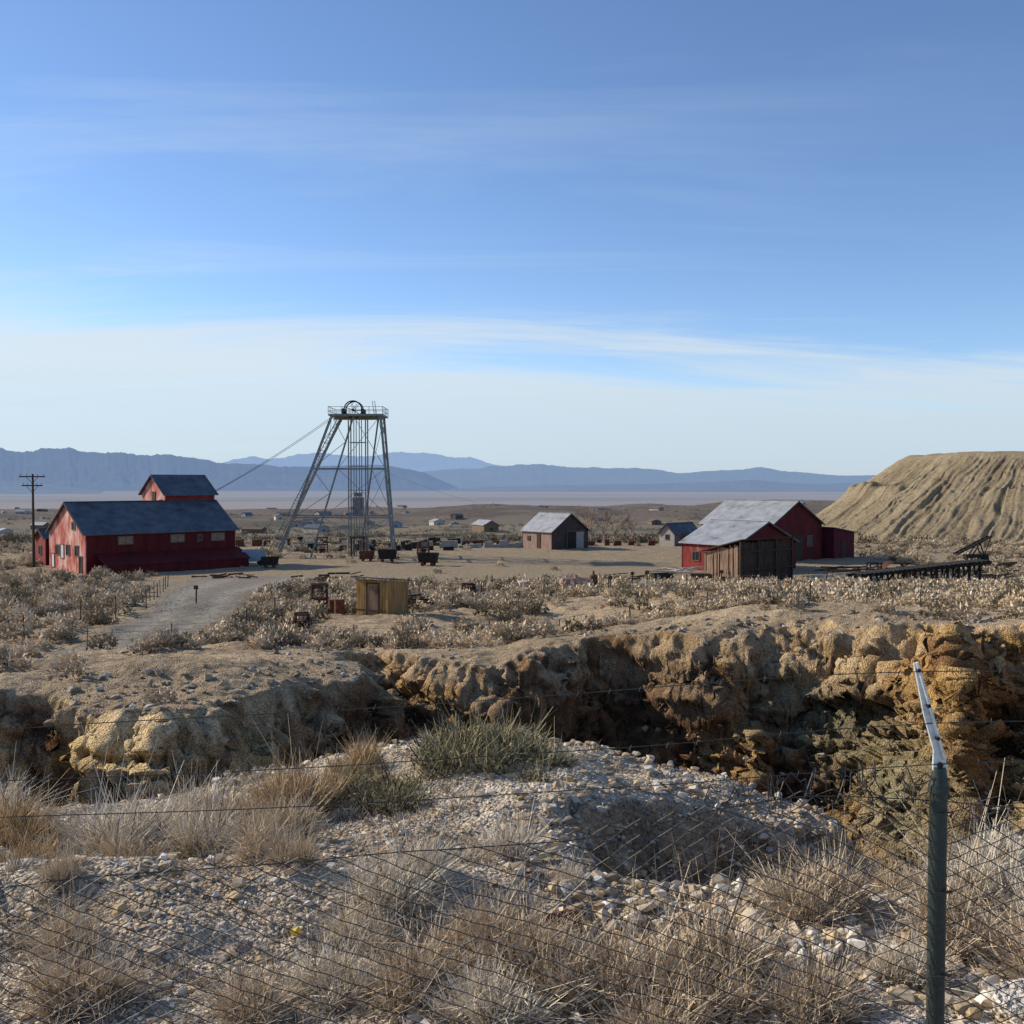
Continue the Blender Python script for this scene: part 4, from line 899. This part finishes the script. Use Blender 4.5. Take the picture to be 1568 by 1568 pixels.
tn=wn('ShaderNodeMix',data_type='RGBA',blend_type='MULTIPLY'); tn.inputs[0].default_value=1; tn.inputs[7].default_value=(1.04,1.13,1.27,1); t.links.new(sky.outputs[0],tn.inputs[6])
tc=wn('ShaderNodeTexCoord'); sp=wn('ShaderNodeSeparateXYZ'); t.links.new(tc.outputs['Generated'],sp.inputs[0]); dx,dy,dz=sp.outputs
zz_=mth('ADD',mth('MAXIMUM',dz,0.0),.13)
cb=wn('ShaderNodeCombineXYZ'); t.links.new(mth('DIVIDE',dx,zz_),cb.inputs[0]); t.links.new(mth('DIVIDE',dy,zz_),cb.inputs[1])
mp2=wn('ShaderNodeMapping'); mp2.inputs['Rotation'].default_value=(0,0,math.radians(-9)); mp2.inputs['Scale'].default_value=(.5,2.0,1); mp2.inputs['Location'].default_value=(3,1,0); t.links.new(cb.outputs[0],mp2.inputs[0])
n2=wn('ShaderNodeTexNoise',Scale=.9,Detail=7,Roughness=.62,Distortion=.7); t.links.new(mp2.outputs[0],n2.inputs['Vector'])
wisps=mth('MULTIPLY',mth('MULTIPLY',mth('SUBTRACT',n2.outputs[0],.49,clamp=True),2.4),mth('SUBTRACT',.6,mth('MULTIPLY',dx,1.2)),clamp=True)
edge_=mth('ADD',mth('ADD',dz,mth('MULTIPLY',dx,.05)),mth('MULTIPLY',mth('SUBTRACT',n2.outputs[0],.5),-.22))
veil=wn('ShaderNodeMapRange'); veil.interpolation_type='SMOOTHSTEP'; veil.inputs['From Min'].default_value=.17; veil.inputs['From Max'].default_value=.085; t.links.new(edge_,veil.inputs[0])
vf=mth('MULTIPLY',veil.outputs[0],.82)
mx1=wn('ShaderNodeMix',data_type='RGBA'); t.links.new(mth('MULTIPLY',wisps,.6),mx1.inputs[0]); t.links.new(tn.outputs[2],mx1.inputs[6]); mx1.inputs[7].default_value=(4.8,5.8,6.8,1)
mx2=wn('ShaderNodeMix',data_type='RGBA'); t.links.new(vf,mx2.inputs[0]); t.links.new(mx1.outputs[2],mx2.inputs[6])
hz_=wn('ShaderNodeMapRange'); hz_.inputs['From Min'].default_value=0.0; hz_.inputs['From Max'].default_value=.11; t.links.new(dz,hz_.inputs[0])
cm=wn('ShaderNodeMix',data_type='RGBA'); t.links.new(hz_.outputs[0],cm.inputs[0]); cm.inputs[6].default_value=(3.7,4.6,5.6,1); cm.inputs[7].default_value=(5.5,6.1,6.4,1); t.links.new(cm.outputs[2],mx2.inputs[7])
bg=wn('ShaderNodeBackground',Strength=.13); t.links.new(mx2.outputs[2],bg.inputs[0]); out=wn('ShaderNodeOutputWorld'); t.links.new(bg.outputs[0],out.inputs[0])
cam=bpy.data.cameras.new('camera'); cam.sensor_width=36; cam.lens=36; cam.clip_start=.05; cam.clip_end=200000
co=bpy.data.objects.new('camera',cam); S.collection.objects.link(co); co.location=(0,0,EYE); co.rotation_euler=(math.radians(90-1.68),0,0); S.camera=co
S.view_settings.view_transform='Standard'; S.view_settings.look='None'; S.view_settings.exposure=0
